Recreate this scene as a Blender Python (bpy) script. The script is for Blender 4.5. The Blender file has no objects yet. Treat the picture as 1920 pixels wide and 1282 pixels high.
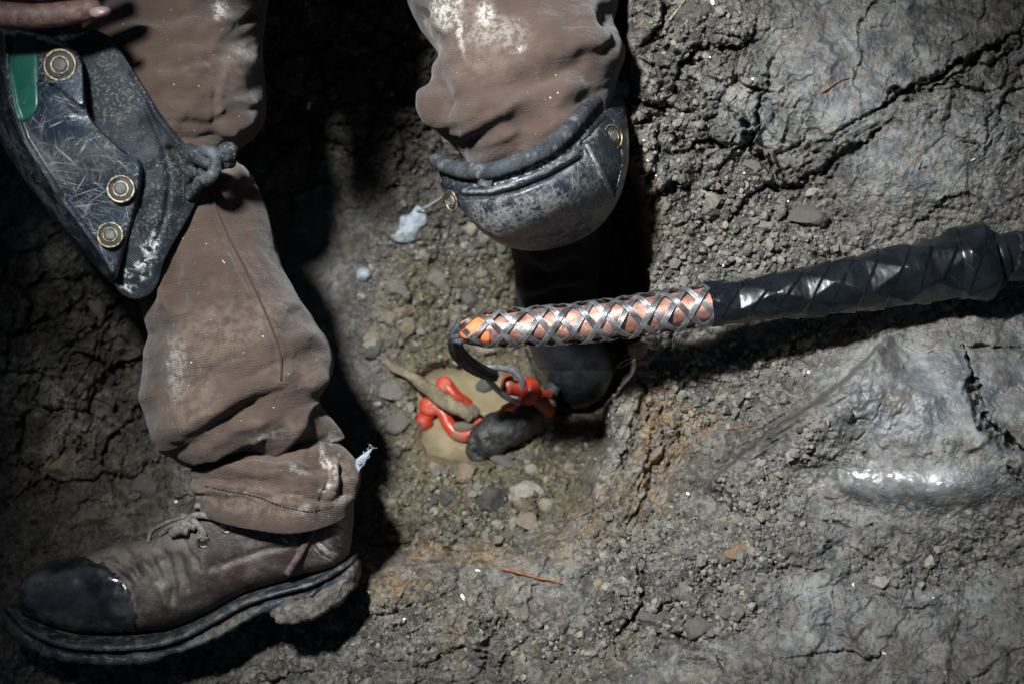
import bpy, bmesh, math, random
import numpy as np
from mathutils import Vector, Matrix

# ------------------------------------------------------------------ camera, sky, lamp
SC = bpy.context.scene
COL = SC.collection
A = math.radians(55)                     # the camera looks 55 degrees below the horizontal
FX = np.array([1, 0, 0.])
FV = np.array([0, math.sin(A), math.cos(A)])
FW = np.array([0, -math.cos(A), math.sin(A)])
D = 1.0                                  # metres from the camera to the cable
S0 = 0.9 / 1920                          # metres per photo pixel at that distance
CX, CY = 960.0, 641.0
ROT = np.stack([FX, FV, FW])             # plan (u,v,w) @ ROT = world


def tw(p):
    return np.asarray(p, float) @ ROT


cam = bpy.data.cameras.new('camera')
co = bpy.data.objects.new('camera', cam)
COL.objects.link(co)
co.matrix_world = Matrix(((1, 0, 0), (0, FV[1], FV[2]), (0, FW[1], FW[2]))).transposed().to_4x4()
co.location = tw((0, 0, D))
cam.lens = 40
cam.sensor_width = 36
cam.clip_start = 0.02
cam.clip_end = 500
cam.dof.use_dof = True
cam.dof.focus_distance = D - 0.006
cam.dof.aperture_fstop = 3.8
SC.camera = co

wld = bpy.data.worlds.new("World")
SC.world = wld
wld.use_nodes = True
wn = wld.node_tree
sky = wn.nodes.new('ShaderNodeTexSky')
sky.sky_type = 'NISHITA'
sky.sun_disc = False
sky.sun_elevation = math.radians(35)
sky.sun_rotation = math.radians(-30)
bg = wn.nodes['Background']
bg.inputs['Strength'].default_value = 0.024
wn.links.new(sky.outputs[0], bg.inputs['Color'])

LAMP = (-0.31, 0.46, 0.97)
lamp = bpy.data.lights.new('work_lamp', 'SPOT')
lo = bpy.data.objects.new('work_lamp', lamp)
COL.objects.link(lo)
lp = Vector(tw(LAMP))
lt = Vector(tw((0.055, 0.015, -0.02)))
lo.location = lp
lo.rotation_euler = (lt - lp).to_track_quat('-Z', 'Y').to_euler()
lamp.energy = 150
lamp.spot_size = math.radians(59)
lamp.spot_blend = 1.0
lamp.shadow_soft_size = 0.045
lamp.color = (0.925, 0.975, 1.0)

SC.view_settings.view_transform = 'Standard'
SC.view_settings.look = 'None'
SC.view_settings.exposure = 0
SC.view_settings.gamma = 1
try:
    SC.cycles.use_denoising = True
    SC.cycles.max_bounces = 5
    SC.cycles.diffuse_bounces = 2
    SC.cycles.glossy_bounces = 3
except Exception:
    pass

# ------------------------------------------------------------------ helpers
rng = np.random.default_rng(7)
random.seed(7)


def P(px, py, w=0.0):
    """photo pixel + height towards the camera -> plan coordinates (metres)"""
    px, py, w = np.broadcast_arrays(np.asarray(px, float), np.asarray(py, float), np.asarray(w, float))
    k = S0 * (D - w) / D
    return np.stack([(px - CX) * k, (CY - py) * k, w], -1)


def pix(p):
    k = S0 * (D - p[..., 2]) / D
    return CX + p[..., 0] / k, CY - p[..., 1] / k


def sstep(a, b, x):
    t = np.clip((x - a) / (b - a), 0, 1)
    return t * t * (3 - 2 * t)


def _h(ix, iy, iz, s):
    n = (ix * 374761393 + iy * 668265263 + iz * 2147483647 + s * 1274126177) & 0xffffffff
    n = ((n ^ (n >> 13)) * 1274126177) & 0xffffffff
    n = ((n ^ (n >> 16)) * 2246822519) & 0xffffffff
    return ((n ^ (n >> 15)) & 0xffffff) / float(0xffffff) * 2 - 1


def vn2(x, y, s=0):
    x = np.asarray(x, float); y = np.asarray(y, float)
    ix = np.floor(x).astype(np.int64); iy = np.floor(y).astype(np.int64)
    fx = x - ix; fy = y - iy
    fx = fx * fx * fx * (fx * (fx * 6 - 15) + 10); fy = fy * fy * fy * (fy * (fy * 6 - 15) + 10)
    a = _h(ix, iy, 0, s); b = _h(ix + 1, iy, 0, s); c = _h(ix, iy + 1, 0, s); d = _h(ix + 1, iy + 1, 0, s)
    return (a * (1 - fx) + b * fx) * (1 - fy) + (c * (1 - fx) + d * fx) * fy


def fbm(x, y, oct=4, s=0, gain=.5, ridged=False):
    o = 0; a = 1.0; t = 0
    for i in range(oct):
        c, sn = math.cos(i * 1.3 + s), math.sin(i * 1.3 + s)
        n = vn2((x * c - y * sn) * 2 ** i + 13.7 * i, (x * sn + y * c) * 2 ** i + 5.1 * i, s * 31 + i)
        if ridged:
            n = 1 - 2 * np.abs(n)
        o = o + a * n; t += a; a *= gain
    return o / t


def vn3(p, s=0):
    x, y, z = p[..., 0], p[..., 1], p[..., 2]
    i = [np.floor(c).astype(np.int64) for c in (x, y, z)]
    f = [c - k for c, k in zip((x, y, z), i)]
    f = [k * k * (3 - 2 * k) for k in f]
    o = 0
    for a in (0, 1):
        for b in (0, 1):
            for c in (0, 1):
                wgt = (f[0] if a else 1 - f[0]) * (f[1] if b else 1 - f[1]) * (f[2] if c else 1 - f[2])
                o = o + wgt * _h(i[0] + a, i[1] + b, i[2] + c, s)
    return o


def fbm3(p, oct=3, s=0):
    o = 0; a = 1.; t = 0
    for i in range(oct):
        o = o + a * vn3(p * 2 ** i + 7.3 * i, s + i); t += a; a *= .5
    return o / t


def poly_d(px, py, pts, pad=None):
    """distance in px to a polyline, side of it and position along it; far points get 1e6"""
    pts = np.asarray(pts, float)
    d = np.full(px.shape, 1e6); sd = np.zeros(px.shape); tt = np.zeros(px.shape)
    L = np.r_[0, np.cumsum(np.hypot(*np.diff(pts, axis=0).T))]
    if pad is not None:
        m = (px > pts[:, 0].min() - pad) & (px < pts[:, 0].max() + pad) & (py > pts[:, 1].min() - pad) & (py < pts[:, 1].max() + pad)
    else:
        m = np.ones(px.shape, bool)
    x = px[m]; y = py[m]
    dd = np.full(x.shape, 1e6); ss = np.zeros(x.shape); ll = np.zeros(x.shape)
    for i in range(len(pts) - 1):
        a, b = pts[i], pts[i + 1]
        e = b - a; l2 = max(e @ e, 1e-9)
        t = np.clip(((x - a[0]) * e[0] + (y - a[1]) * e[1]) / l2, 0, 1)
        qx = x - a[0] - t * e[0]; qy = y - a[1] - t * e[1]
        r = np.hypot(qx, qy)
        k = r < dd
        dd[k] = r[k]
        ss[k] = np.sign(e[0] * qy - e[1] * qx)[k]
        ll[k] = (L[i] + t * (L[i + 1] - L[i]))[k] / L[-1]
    d[m] = dd; sd[m] = ss; tt[m] = ll
    return d, sd, tt


def crease(px, py, pts, wid, amp, kind='v', taper=.18):
    """valley / ridge / one-sided step along a polyline, in metres"""
    d, s, t = poly_d(px, py, pts, wid * 4)
    g = np.exp(-(d / wid) ** 2)
    e = sstep(0, taper, t) * sstep(0, taper, 1 - t) if taper else 1
    if kind == 'v':
        return -amp * g * e
    if kind == 'r':
        return amp * g * e
    if kind == 'k':                       # a tuck: cloth bulges above the line and dives under it
        t_ = 1 / (1 + np.exp(np.clip(s * d / (.28 * wid), -30, 30)))
        up = t_ * np.exp(-(d / (2.6 * wid)) ** 2) - (1 - t_) * .6 * np.exp(-d / (2.2 * wid))
        return np.where(d < wid * 4, amp * up * e, 0)
    if kind == 's':                       # + side stands higher, falling off slowly; the other side is untouched
        return np.where(s * np.sign(amp) > 0, abs(amp) * np.exp(-(d / (wid * 2.5)) ** 2) * sstep(0, wid * .25, d), 0) * e
    return 0


def cells(x, y, size, seed, jit=.85):
    """jittered cells: distance to the nearest and second nearest centre (in cell sizes), two random numbers and the offset"""
    u, v = x / size, y / size
    iu, iv = np.floor(u).astype(np.int64), np.floor(v).astype(np.int64)
    f1 = np.full(u.shape, 9.); f2 = np.full(u.shape, 9.)
    r1 = np.zeros(u.shape); r2 = np.zeros(u.shape); r3 = np.zeros(u.shape); ox = np.zeros(u.shape); oy = np.zeros(u.shape)
    for a in (-1, 0, 1):
        for b in (-1, 0, 1):
            ci, cj = iu + a, iv + b
            cx = ci + .5 + .5 * jit * _h(ci, cj, 1, seed); cy = cj + .5 + .5 * jit * _h(ci, cj, 2, seed)
            dx, dy = u - cx, v - cy
            d = np.hypot(dx, dy)
            k = d < f1
            f2 = np.where(k, f1, np.minimum(f2, d)); f1 = np.where(k, d, f1)
            for arr, val in ((r1, _h(ci, cj, 3, seed)), (r2, _h(ci, cj, 4, seed)), (r3, _h(ci, cj, 5, seed)), (ox, dx), (oy, dy)):
                arr[k] = val[k]
    return f1, f2, r1, r2, r3, ox, oy


def in_poly(px, py, poly):
    poly = np.asarray(poly, float)
    c = np.zeros(px.shape, bool)
    j = len(poly) - 1
    for i in range(len(poly)):
        xi, yi = poly[i]; xj, yj = poly[j]
        k = ((yi > py) != (yj > py)) & (px < (xj - xi) * (py - yi) / (yj - yi + 1e-12) + xi)
        c ^= k
        j = i
    return c


def spline(pts, n, closed=False):
    """Catmull-Rom through rows of pts, n samples, spaced by the first two columns' arc length"""
    p = np.asarray(pts, float)
    if closed:
        q = np.vstack([p[-1], p, p[0], p[1]]); m = len(p)
    else:
        q = np.vstack([2 * p[0] - p[1], p, 2 * p[-1] - p[-2]]); m = len(p) - 1
    seg = np.hypot(*(q[2:2 + m] - q[1:1 + m])[:, :2].T) + 1e-9
    L = np.r_[0, np.cumsum(seg)]
    s = np.linspace(0, L[-1], n, endpoint=not closed)
    i = np.clip(np.searchsorted(L, s, 'right') - 1, 0, m - 1)
    t = ((s - L[i]) / seg[i])[:, None]
    a, b, c, d = q[i], q[i + 1], q[i + 2], q[i + 3]
    return .5 * (2 * b + (c - a) * t + (2 * a - 5 * b + 4 * c - d) * t ** 2 + (3 * b - a - 3 * c + d) * t ** 3)


# ---- mesh output
ORG = {}


def link(name, me, parent=None, org=None):
    o = bpy.data.objects.new(name, me)
    COL.objects.link(o)
    if parent is not None:
        o.parent = parent
        ORG[o.name] = ORG[parent.name]
    else:
        o.location = org
        ORG[o.name] = np.array(org, float)
    return o


def mesh(name, verts, faces, mat, parent=None, attrs=None, smooth=True, plan=True, base=None):
    """verts in plan coordinates; faces a list of index arrays (all quads or all tris)"""
    V = tw(verts) if plan else np.asarray(verts, float)
    if parent is not None:
        org = ORG[parent.name]
    elif base is not None:
        org = base
    else:
        org = np.array([V[:, 0].mean(), V[:, 1].mean(), V[:, 2].min()])
    V = V - org
    if not isinstance(faces, list):
        faces = [faces]
    faces = [np.asarray(f, np.int32) for f in faces if len(f)]
    me = bpy.data.meshes.new(name)
    me.vertices.add(len(V))
    me.vertices.foreach_set('co', V.astype(np.float32).ravel())
    idx = np.concatenate([f.ravel() for f in faces])
    cnt = np.concatenate([np.full(len(f), f.shape[1], np.int32) for f in faces])
    me.loops.add(len(idx))
    me.loops.foreach_set('vertex_index', idx)
    me.polygons.add(len(cnt))
    me.polygons.foreach_set('loop_start', np.r_[0, np.cumsum(cnt)[:-1]].astype(np.int32))
    me.update(calc_edges=True)
    me.validate()
    me.polygons.foreach_set('use_smooth', np.full(len(me.polygons), smooth))
    for k, v in (attrs or {}).items():
        at = me.attributes.new(k, 'FLOAT', 'POINT')
        at.data.foreach_set('value', np.asarray(v, np.float32).ravel())
    me.materials.append(mat)
    me.update()
    return link(name, me, parent, org)


def things(name, label, cat, base, group=None):
    o = bpy.data.objects.new(name, None)
    o.empty_display_size = .02
    COL.objects.link(o)
    o.location = tw(base)
    ORG[o.name] = np.array(tw(base))
    return tag(o, label, cat, group)


def tag(o, label, cat, group=None):
    o['label'] = label
    o['category'] = cat
    if group:
        o['group'] = group
    return o


def grid_faces(K, n, wrap=True, flip=False):
    i = np.arange(K - 1)[:, None]; j = np.arange(n if wrap else n - 1)[None, :]
    j2 = (j + 1) % n
    f = np.stack([i * n + j, i * n + j2, (i + 1) * n + j2, (i + 1) * n + j], -1).reshape(-1, 4)
    return f[:, ::-1] if flip else f


def grid_normals(G, wrap=True):
    if wrap:
        du = np.roll(G, -1, 1) - np.roll(G, 1, 1)
    else:
        du = np.gradient(G, axis=1)
    dv = np.gradient(G, axis=0)
    n = np.cross(du, dv)
    return n / (np.linalg.norm(n, axis=-1, keepdims=True) + 1e-12)


def caps(G):
    """end centres and fans for a closed tube grid"""
    K, n = G.shape[:2]
    V = np.vstack([G.reshape(-1, 3), G[0].mean(0), G[-1].mean(0)])
    j = np.arange(n)
    t = np.vstack([np.stack([np.full(n, K * n), (j + 1) % n, j], -1),
                   np.stack([np.full(n, K * n + 1), (K - 1) * n + j, (K - 1) * n + (j + 1) % n], -1)])
    return V, t


def loft(st, K=80, n=72, sup=2.0):
    """st rows: Lx,Ly,Rx,Ry,w,depth[,droop]. Closed sections between a left and a right outline point."""
    st = np.asarray(st, float)
    if st.shape[1] == 6:
        st = np.c_[st, np.zeros(len(st))]
    mid = np.c_[(st[:, :2] + st[:, 2:4]) / 2, st]
    r = spline(mid, K)[:, 2:]
    th = np.linspace(-math.pi / 2, 1.5 * math.pi, n, endpoint=False)
    c, s = np.cos(th), np.sin(th)
    e = 2.0 / sup
    c = np.sign(c) * np.abs(c) ** e; s = np.sign(s) * np.abs(s) ** e
    Lp = P(r[:, 0], r[:, 1], r[:, 4]); Rp = P(r[:, 2], r[:, 3], r[:, 4])
    m = (Lp + Rp) / 2; h = (Rp - Lp) / 2
    G = m[:, None] + h[:, None] * c[None, :, None]
    G[..., 2] += r[:, 5][:, None] * s[None]
    G[..., 1] -= (r[:, 6] * S0)[:, None] * np.clip(s, 0, 1)[None]
    return G, c[None] * np.ones((K, 1)), s[None] * np.ones((K, 1))


def tube(path, rad, n=10, closed=False, flat=1.0, nrm=None):
    """sweep a circle (or a flattened one) along plan points"""
    p = np.asarray(path, float); K = len(p)
    rad = np.broadcast_to(np.asarray(rad, float), (K,))
    t = (np.roll(p, -1, 0) - np.roll(p, 1, 0)) if closed else np.gradient(p, axis=0)
    t /= np.linalg.norm(t, axis=1, keepdims=True) + 1e-12
    if nrm is None:
        a = np.zeros((K, 3)); u = np.array([0, 0, 1.])
        if abs(t[0] @ u) > .9:
            u = np.array([1., 0, 0])
        for i in range(K):
            u = u - t[i] * (u @ t[i]); u /= np.linalg.norm(u) + 1e-12
            a[i] = u
    else:
        a = nrm - t * (nrm * t).sum(1, keepdims=True)
        a /= np.linalg.norm(a, axis=1, keepdims=True) + 1e-12
    b = np.cross(t, a)
    th = np.linspace(0, 2 * math.pi, n, endpoint=False)
    return p[:, None] + rad[:, None, None] * (a[:, None] * np.cos(th)[None, :, None] * flat + b[:, None] * np.sin(th)[None, :, None])


def join(parts):
    """parts: list of (verts, [faces...])"""
    V = []; F = []; o = 0
    for v, fs in parts:
        V.append(v)
        for f in (fs if isinstance(fs, list) else [fs]):
            F.append(np.asarray(f) + o)
        o += len(v)
    q = [f for f in F if f.shape[1] == 4]; t = [f for f in F if f.shape[1] == 3]
    out = []
    if q: out.append(np.vstack(q))
    if t: out.append(np.vstack(t))
    return np.vstack(V), out


def tube_part(path, rad, n=10, flat=1.0, nrm=None):
    G = tube(path, rad, n, flat=flat, nrm=nrm)
    V, t = caps(G)
    return V, [grid_faces(G.shape[0], n, True, False), t]


def ppath(pts, n=40):
    """smooth plan path through rows px,py,w"""
    s = spline(pts, n)
    return P(s[:, 0], s[:, 1], s[:, 2])


def star(outline, centre, R=40, N=160, p=2.2, back=.02, wfun=None, disp=None):
    """a domed piece seen face on: outline rows px,py,w (closed), centre px,py,w; flat back. Returns verts, faces, px, py, t"""
    o = spline(outline, N, closed=True)
    t = np.linspace(0, 1, R)[1:] ** .8
    X = centre[0] + (o[:, 0] - centre[0])[None] * t[:, None]
    Y = centre[1] + (o[:, 1] - centre[1])[None] * t[:, None]
    W = centre[2] + (o[:, 2] - centre[2])[None] * t[:, None] ** p
    T = np.repeat(t[:, None], N, 1)
    if wfun is not None:
        W = wfun(X, Y, T, W)
    if disp is not None:
        W = W + disp(X, Y, T)
    G = P(X, Y, W)
    rim = P(X[-1], Y[-1], W[-1] - back)
    rim2 = rim * .6 + rim.mean(0) * .4
    w0 = wfun(np.array([centre[0]]), np.array([centre[1]]), np.array([0.]), np.array([centre[2]])) if wfun is not None else np.array([centre[2]])
    if disp is not None:
        w0 = w0 + disp(np.array([centre[0]]), np.array([centre[1]]), np.array([0.]))
    c0 = P([centre[0]], [centre[1]], w0)
    rings = np.concatenate([G, rim[None], rim2[None]])
    K = len(rings)
    V = np.vstack([rings.reshape(-1, 3), c0, rim.mean(0)[None]])
    j = np.arange(N)
    tri = np.vstack([np.stack([np.full(N, K * N), (j + 1) % N, j], -1),
                     np.stack([np.full(N, K * N + 1), (K - 1) * N + j, (K - 1) * N + (j + 1) % N], -1)])
    q = grid_faces(K, N, True, True)
    X = np.r_[X.ravel(), X[-1], X[-1], centre[0], centre[0]]
    Y = np.r_[Y.ravel(), Y[-1], Y[-1], centre[1], centre[1]]
    T = np.r_[T.ravel(), T[-1], T[-1], 0, 1]
    return V, [q[:, ::-1], tri], X, Y, T


# ---- materials
class NT:
    def __init__(s, name):
        s.m = bpy.data.materials.new(name)
        s.m.use_nodes = True
        s.t = s.m.node_tree
        s.b = s.t.nodes['Principled BSDF']
        s.out = s.t.nodes['Material Output']
        s.tc = s.t.nodes.new('ShaderNodeTexCoord').outputs['Object']

    def n(s, k, **kw):
        o = s.t.nodes.new(k)
        for a, b in kw.items():
            setattr(o, a, b)
        return o

    def put(s, sock, v):
        if hasattr(v, 'is_linked') or hasattr(v, 'links'):
            s.t.links.new(v, sock)
        else:
            if isinstance(v, (tuple, list)) and len(v) == 3 and sock.type == 'RGBA':
                v = (*v, 1)
            sock.default_value = v

    def noise(s, scale, detail=4, rough=.55, vec=None, dist=0):
        o = s.n('ShaderNodeTexNoise')
        s.put(o.inputs['Vector'], vec or s.tc)
        o.inputs['Scale'].default_value = scale
        o.inputs['Detail'].default_value = detail
        o.inputs['Roughness'].default_value = rough
        o.inputs['Distortion'].default_value = dist
        return o.outputs['Fac']

    def voro(s, scale, feature='F1', out='Distance', vec=None, rnd=1):
        o = s.n('ShaderNodeTexVoronoi', feature=feature)
        s.put(o.inputs['Vector'], vec or s.tc)
        o.inputs['Scale'].default_value = scale
        o.inputs['Randomness'].default_value = rnd
        return o.outputs[out]

    def mapv(s, sc=(1, 1, 1), rot=(0, 0, 0), vec=None):
        o = s.n('ShaderNodeMapping')
        s.put(o.inputs['Vector'], vec or s.tc)
        o.inputs['Scale'].default_value = sc
        o.inputs['Rotation'].default_value = rot
        return o.outputs[0]

    def scratch(s, a, sc, seed=0):
        """noise drawn out along one direction of the plan plane"""
        v = s.mapv((1, 1, 1), (math.radians(-35), 0, 0))
        v = s.mapv((1, 1, 1), (0, 0, a), vec=v)
        return s.noise(1.0, 3, .6, vec=s.mapv(sc, (seed, seed, 0), vec=v), dist=.3)

    def ramp(s, f, a, b, lo=0., hi=1.):
        o = s.n('ShaderNodeMapRange')
        o.interpolation_type = 'SMOOTHSTEP'
        s.put(o.inputs['Value'], f)
        o.inputs['From Min'].default_value = a
        o.inputs['From Max'].default_value = b
        o.inputs['To Min'].default_value = lo
        o.inputs['To Max'].default_value = hi
        return o.outputs[0]

    def mix(s, f, a, b):
        o = s.n('ShaderNodeMix', data_type='RGBA')
        s.put(o.inputs[0], f); s.put(o.inputs[6], a); s.put(o.inputs[7], b)
        return o.outputs[2]

    def op(s, kind, a, b=0.):
        o = s.n('ShaderNodeMath', operation=kind)
        s.put(o.inputs[0], a); s.put(o.inputs[1], b)
        return o.outputs[0]

    def attr(s, name):
        return s.n('ShaderNodeAttribute', attribute_name=name).outputs['Fac']

    def vec3(s, x, y, z=0.):
        o = s.n('ShaderNodeCombineXYZ')
        s.put(o.inputs[0], x); s.put(o.inputs[1], y); s.put(o.inputs[2], z)
        return o.outputs[0]

    def bump(s, h, dist, strength=1., prev=None):
        o = s.n('ShaderNodeBump')
        s.put(o.inputs['Height'], h)
        o.inputs['Distance'].default_value = dist
        s.put(o.inputs['Strength'], strength)
        if prev is not None:
            s.put(o.inputs['Normal'], prev)
        return o.outputs[0]

    def done(s, col=None, rough=None, nrm=None, metal=None, spec=None, **kw):
        for k, v in (('Base Color', col), ('Roughness', rough), ('Normal', nrm), ('Metallic', metal), ('Specular IOR Level', spec)):
            if v is not None:
                s.put(s.b.inputs[k], v)
        for k, v in kw.items():
            s.put(s.b.inputs[k.replace('_', ' ')], v)
        return s.m

# ------------------------------------------------------------------ ground
RIM = np.array([(1150, -500, -.06), (1600, -500, -.09), (2400, -500, -.14), (2600, 300, -.03), (2600, 900, .07), (2500, 1700, .16), (1500, 1750, .13), (500, 1750, .06), (-400, 1700, .03),
    (1220, 0, -.03), (1400, 0, -.035), (1600, 0, -.04), (1920, 0, -.06), (1250, 200, -.03), (1450, 170, -.012), (1700, 100, -.022), (1900, 200, -.022), (1350, 320, -.045),
    (1500, 300, -.03), (1600, 220, -.018), (1235, 400, -.05), (1250, 520, -.062), (1400, 440, -.05), (1600, 400, -.035), (1850, 360, -.01), (1350, 620, -.09), (1500, 600, -.065),
    (1700, 560, -.044), (1900, 530, -.038), (1230, 700, -.100), (1400, 710, -.082), (1530, 670, -.055), (1700, 620, -.008), (1900, 620, -.005), (1650, 780, .045), (1850, 750, .05),
    (1470, 850, -.012), (1530, 905, .004), (1620, 905, .026), (1720, 905, .052), (1860, 905, .078), (1850, 1000, .05), (1300, 850, -.085), (1250, 1000, -.055), (1400, 1000, .015), (1500, 1150, .05), (1700, 1150, .07),
    (1900, 1200, .09), (1300, 1200, .04), (1180, 900, -.085), (1050, 1080, -.065), (900, 1100, -.07), (750, 1100, -.065), (950, 1200, -.01), (750, 1200, -.025), (600, 1210, -.04), (400, 1265, -.04),
    (100, 1265, -.04), (1100, 1150, -.015), (-300, 1300, -.04)], float)
PIT = np.array([(0, 480, -.2), (150, 600, -.2), (100, 800, -.175), (260, 750, -.22), (50, 1000, -.12), (250, 950, -.13), (300, 880, -.15), (-300, 300, -.2), (-400, 900, -.15), (-300, 1300, -.06), (100, 1160, -.07), (400, 1150, -.1),
    (850, 650, -.272), (850, 750, -.246), (850, 850, -.205), (1000, 800, -.225), (1080, 760, -.262), (750, 700, -.25), (700, 600, -.265), (800, 480, -.26), (900, 520, -.28), (1100, 600, -.31), (1000, 860, -.192), (1080, 830, -.215),
    (760, 850, -.195), (720, 950, -.17), (850, 940, -.168), (1000, 940, -.148), (850, 1030, -.14), (1000, 1030, -.1), (1080, 900, -.19), (1150, 500, -.29), (1150, 300, -.22), (1150, 100, -.13), (1150, -200, -.1),
    (650, 450, -.285), (600, 300, -.275), (750, 300, -.245), (700, 100, -.185), (550, 100, -.205), (650, 0, -.15), (500, 450, -.285), (560, 650, -.265), (650, 800, -.245), (620, 950, -.2),
    (640, 1060, -.11), (760, 1050, -.12), (300, 100, -.2), (0, 100, -.18), (600, -300, -.12), (0, -400, -.12), (1000, -500, -.1)], float)
PITLINE = [(1150, -700), (1172, -100), (1176, 100), (1186, 250), (1206, 380), (1222, 480), (1214, 600), (1188, 690), (1150, 760), (1133, 830), (1110, 900), (1066, 975), (1000, 1035),
           (930, 1056), (860, 1064), (700, 1072), (520, 1110), (300, 1190), (60, 1215), (-800, 1260)]
PITPOLY = PITLINE + [(-1500, 1260), (-1500, -900), (1150, -900)]


def rbf(ctrl, sc=180.):
    c = ctrl.copy()
    base = np.linalg.lstsq(np.c_[np.ones(len(c)), c[:, 0], c[:, 1]], c[:, 2], rcond=None)[0]
    r = np.hypot(c[:, None, 0] - c[None, :, 0], c[:, None, 1] - c[None, :, 1])
    phi = lambda r: np.exp(-r / (sc * 1.6)) * (1 + r / (sc * 1.6))
    wt = np.linalg.solve(phi(r) + 2e-2 * np.eye(len(c)), c[:, 2] - base[0] - c[:, :2] @ base[1:])

    def f(x, y):
        o = base[0] + base[1] * x + base[2] * y
        for (a, b, _), k in zip(c, wt):
            o = o + k * phi(np.hypot(x - a, y - b))
        return o
    return f


def warp(x, y, a, s, sd):
    return x + a * fbm(x / s, y / s, 3, sd), y + a * fbm(x / s, y / s, 3, sd + 1)


def blobs(x, y, L):
    o = np.zeros(x.shape)
    for cx, cy, rx, ry, ang, k in L:
        c, s = math.cos(math.radians(ang)), math.sin(math.radians(ang))
        dx, dy = x - cx, y - cy
        q = ((dx * c + dy * s) / rx) ** 2 + ((-dx * s + dy * c) / ry) ** 2
        o = np.maximum(o, k * np.exp(-q * q))
    return o


GRAVEL = [(1320, 740, 120, 90, -30, 1), (1430, 680, 130, 45, -15, 1), (1370, 430, 150, 110, 30, 1), (1290, 520, 90, 70, 0, .9), (1500, 460, 160, 40, -10, .6), (1240, 1060, 130, 140, -50, .9),
          (1380, 1010, 130, 70, -20, .8), (1700, 1060, 170, 60, 0, .3), (1310, 60, 90, 60, 0, .7), (1250, 250, 80, 110, 0, .6), (1320, 1130, 140, 70, 0, .7), (1140, 800, 40, 90, 10, .5), (1450, 900, 150, 60, -30, .6),
          (800, 560, 150, 180, 0, .42), (850, 940, 180, 90, 0, .42), (740, 780, 70, 150, 0, .4), (1050, 1220, 150, 60, 0, .5), (760, 1180, 180, 70, 0, .4)]
OCHRE = [(1235, 790, 50, 110, 10, 1.05), (1292, 810, 40, 66, 35, 1.3), (1215, 900, 60, 120, 25, .95), (1222, 400, 34, 95, -15, .7), (1260, 470, 40, 60, -30, .45), (1100, 990, 100, 70, -30, .8), (820, 1035, 170, 26, 5, .95), (730, 1110, 90, 60, 0, .8),
         (760, 600, 70, 70, 0, .5), (120, 850, 50, 50, 0, .6), (240, 900, 80, 50, 20, .35), (850, 1200, 40, 60, 0, .45), (1130, 1240, 120, 40, -30, .4), (190, 960, 60, 30, 0, .5), (260, 720, 70, 40, -30, .45), (780, 900, 90, 90, 0, .35), (970, 540, 60, 60, 0, .4), (600, 120, 40, 30, 0, .4), (950, 1130, 120, 50, 0, .35), (1050, 930, 60, 60, 0, .4)]
SLICK = [(1620, 100, 230, 150, -25, .75), (1760, 280, 190, 110, -25, .6), (1700, 740, 190, 120, -20, 1), (1880, 740, 110, 140, 0, .9), (1740, 900, 200, 60, 0, .8), (1480, 830, 120, 50, -30, .5), (1560, 1180, 200, 130, 0, .8), (1780, 1180, 200, 120, 0, .7), (1400, 220, 120, 60, 35, .6),
         (1290, 1240, 130, 60, -20, .5), (1640, 960, 260, 60, 0, .5), (640, 560, 120, 300, 0, .5), (980, 1090, 100, 50, 10, .4)]
PALE = [(100, 470, 70, 60, 20, 1.3), (60, 720, 80, 70, 30, 1.2), (140, 770, 65, 70, 0, 1.4), (100, 860, 60, 45, 0, 1.1), (190, 570, 70, 40, 40, .4), (1500, 470, 160, 40, -8, .25), (820, 870, 120, 60, 20, .6), (860, 600, 160, 110, 30, .45), (1180, 780, 40, 130, 8, .95), (1150, 870, 50, 60, 0, .8), (1235, 880, 40, 120, 25, .7),
        (1620, 690, 70, 50, 0, .3), (1730, 640, 60, 40, 0, .35), (1330, 390, 26, 40, 20, .9), (1385, 160, 26, 26, 0, .8), (1590, 40, 36, 30, 0, .3), (1100, 850, 80, 50, 0, .55), (660, 180, 40, 60, 0, .3), (1730, 880, 40, 24, 30, .5), (1480, 700, 160, 60, -20, .3)]
GLOSS = [(1660, 904, 160, 30, 4, 1), (1620, 868, 45, 16, 14, .7), (1830, 895, 60, 26, 0, .6), (1290, 1225, 60, 12, -20, .5), (1590, 776, 20, 16, 0, .7)]
STRI = [(1210, 850, 70, 160, 20, 1), (1440, 810, 210, 34, -30, .9), (1230, 1010, 40, 110, 30, .6), (1225, 380, 34, 130, -12, .5), (1440, 240, 110, 50, -50, .6), (1560, 290, 120, 40, -30, .7), (1080, 940, 90, 70, 35, .6), (1240, 130, 60, 60, 30, .5), (780, 1030, 180, 34, 5, .6), (250, 760, 120, 120, -40, .9)]

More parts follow.
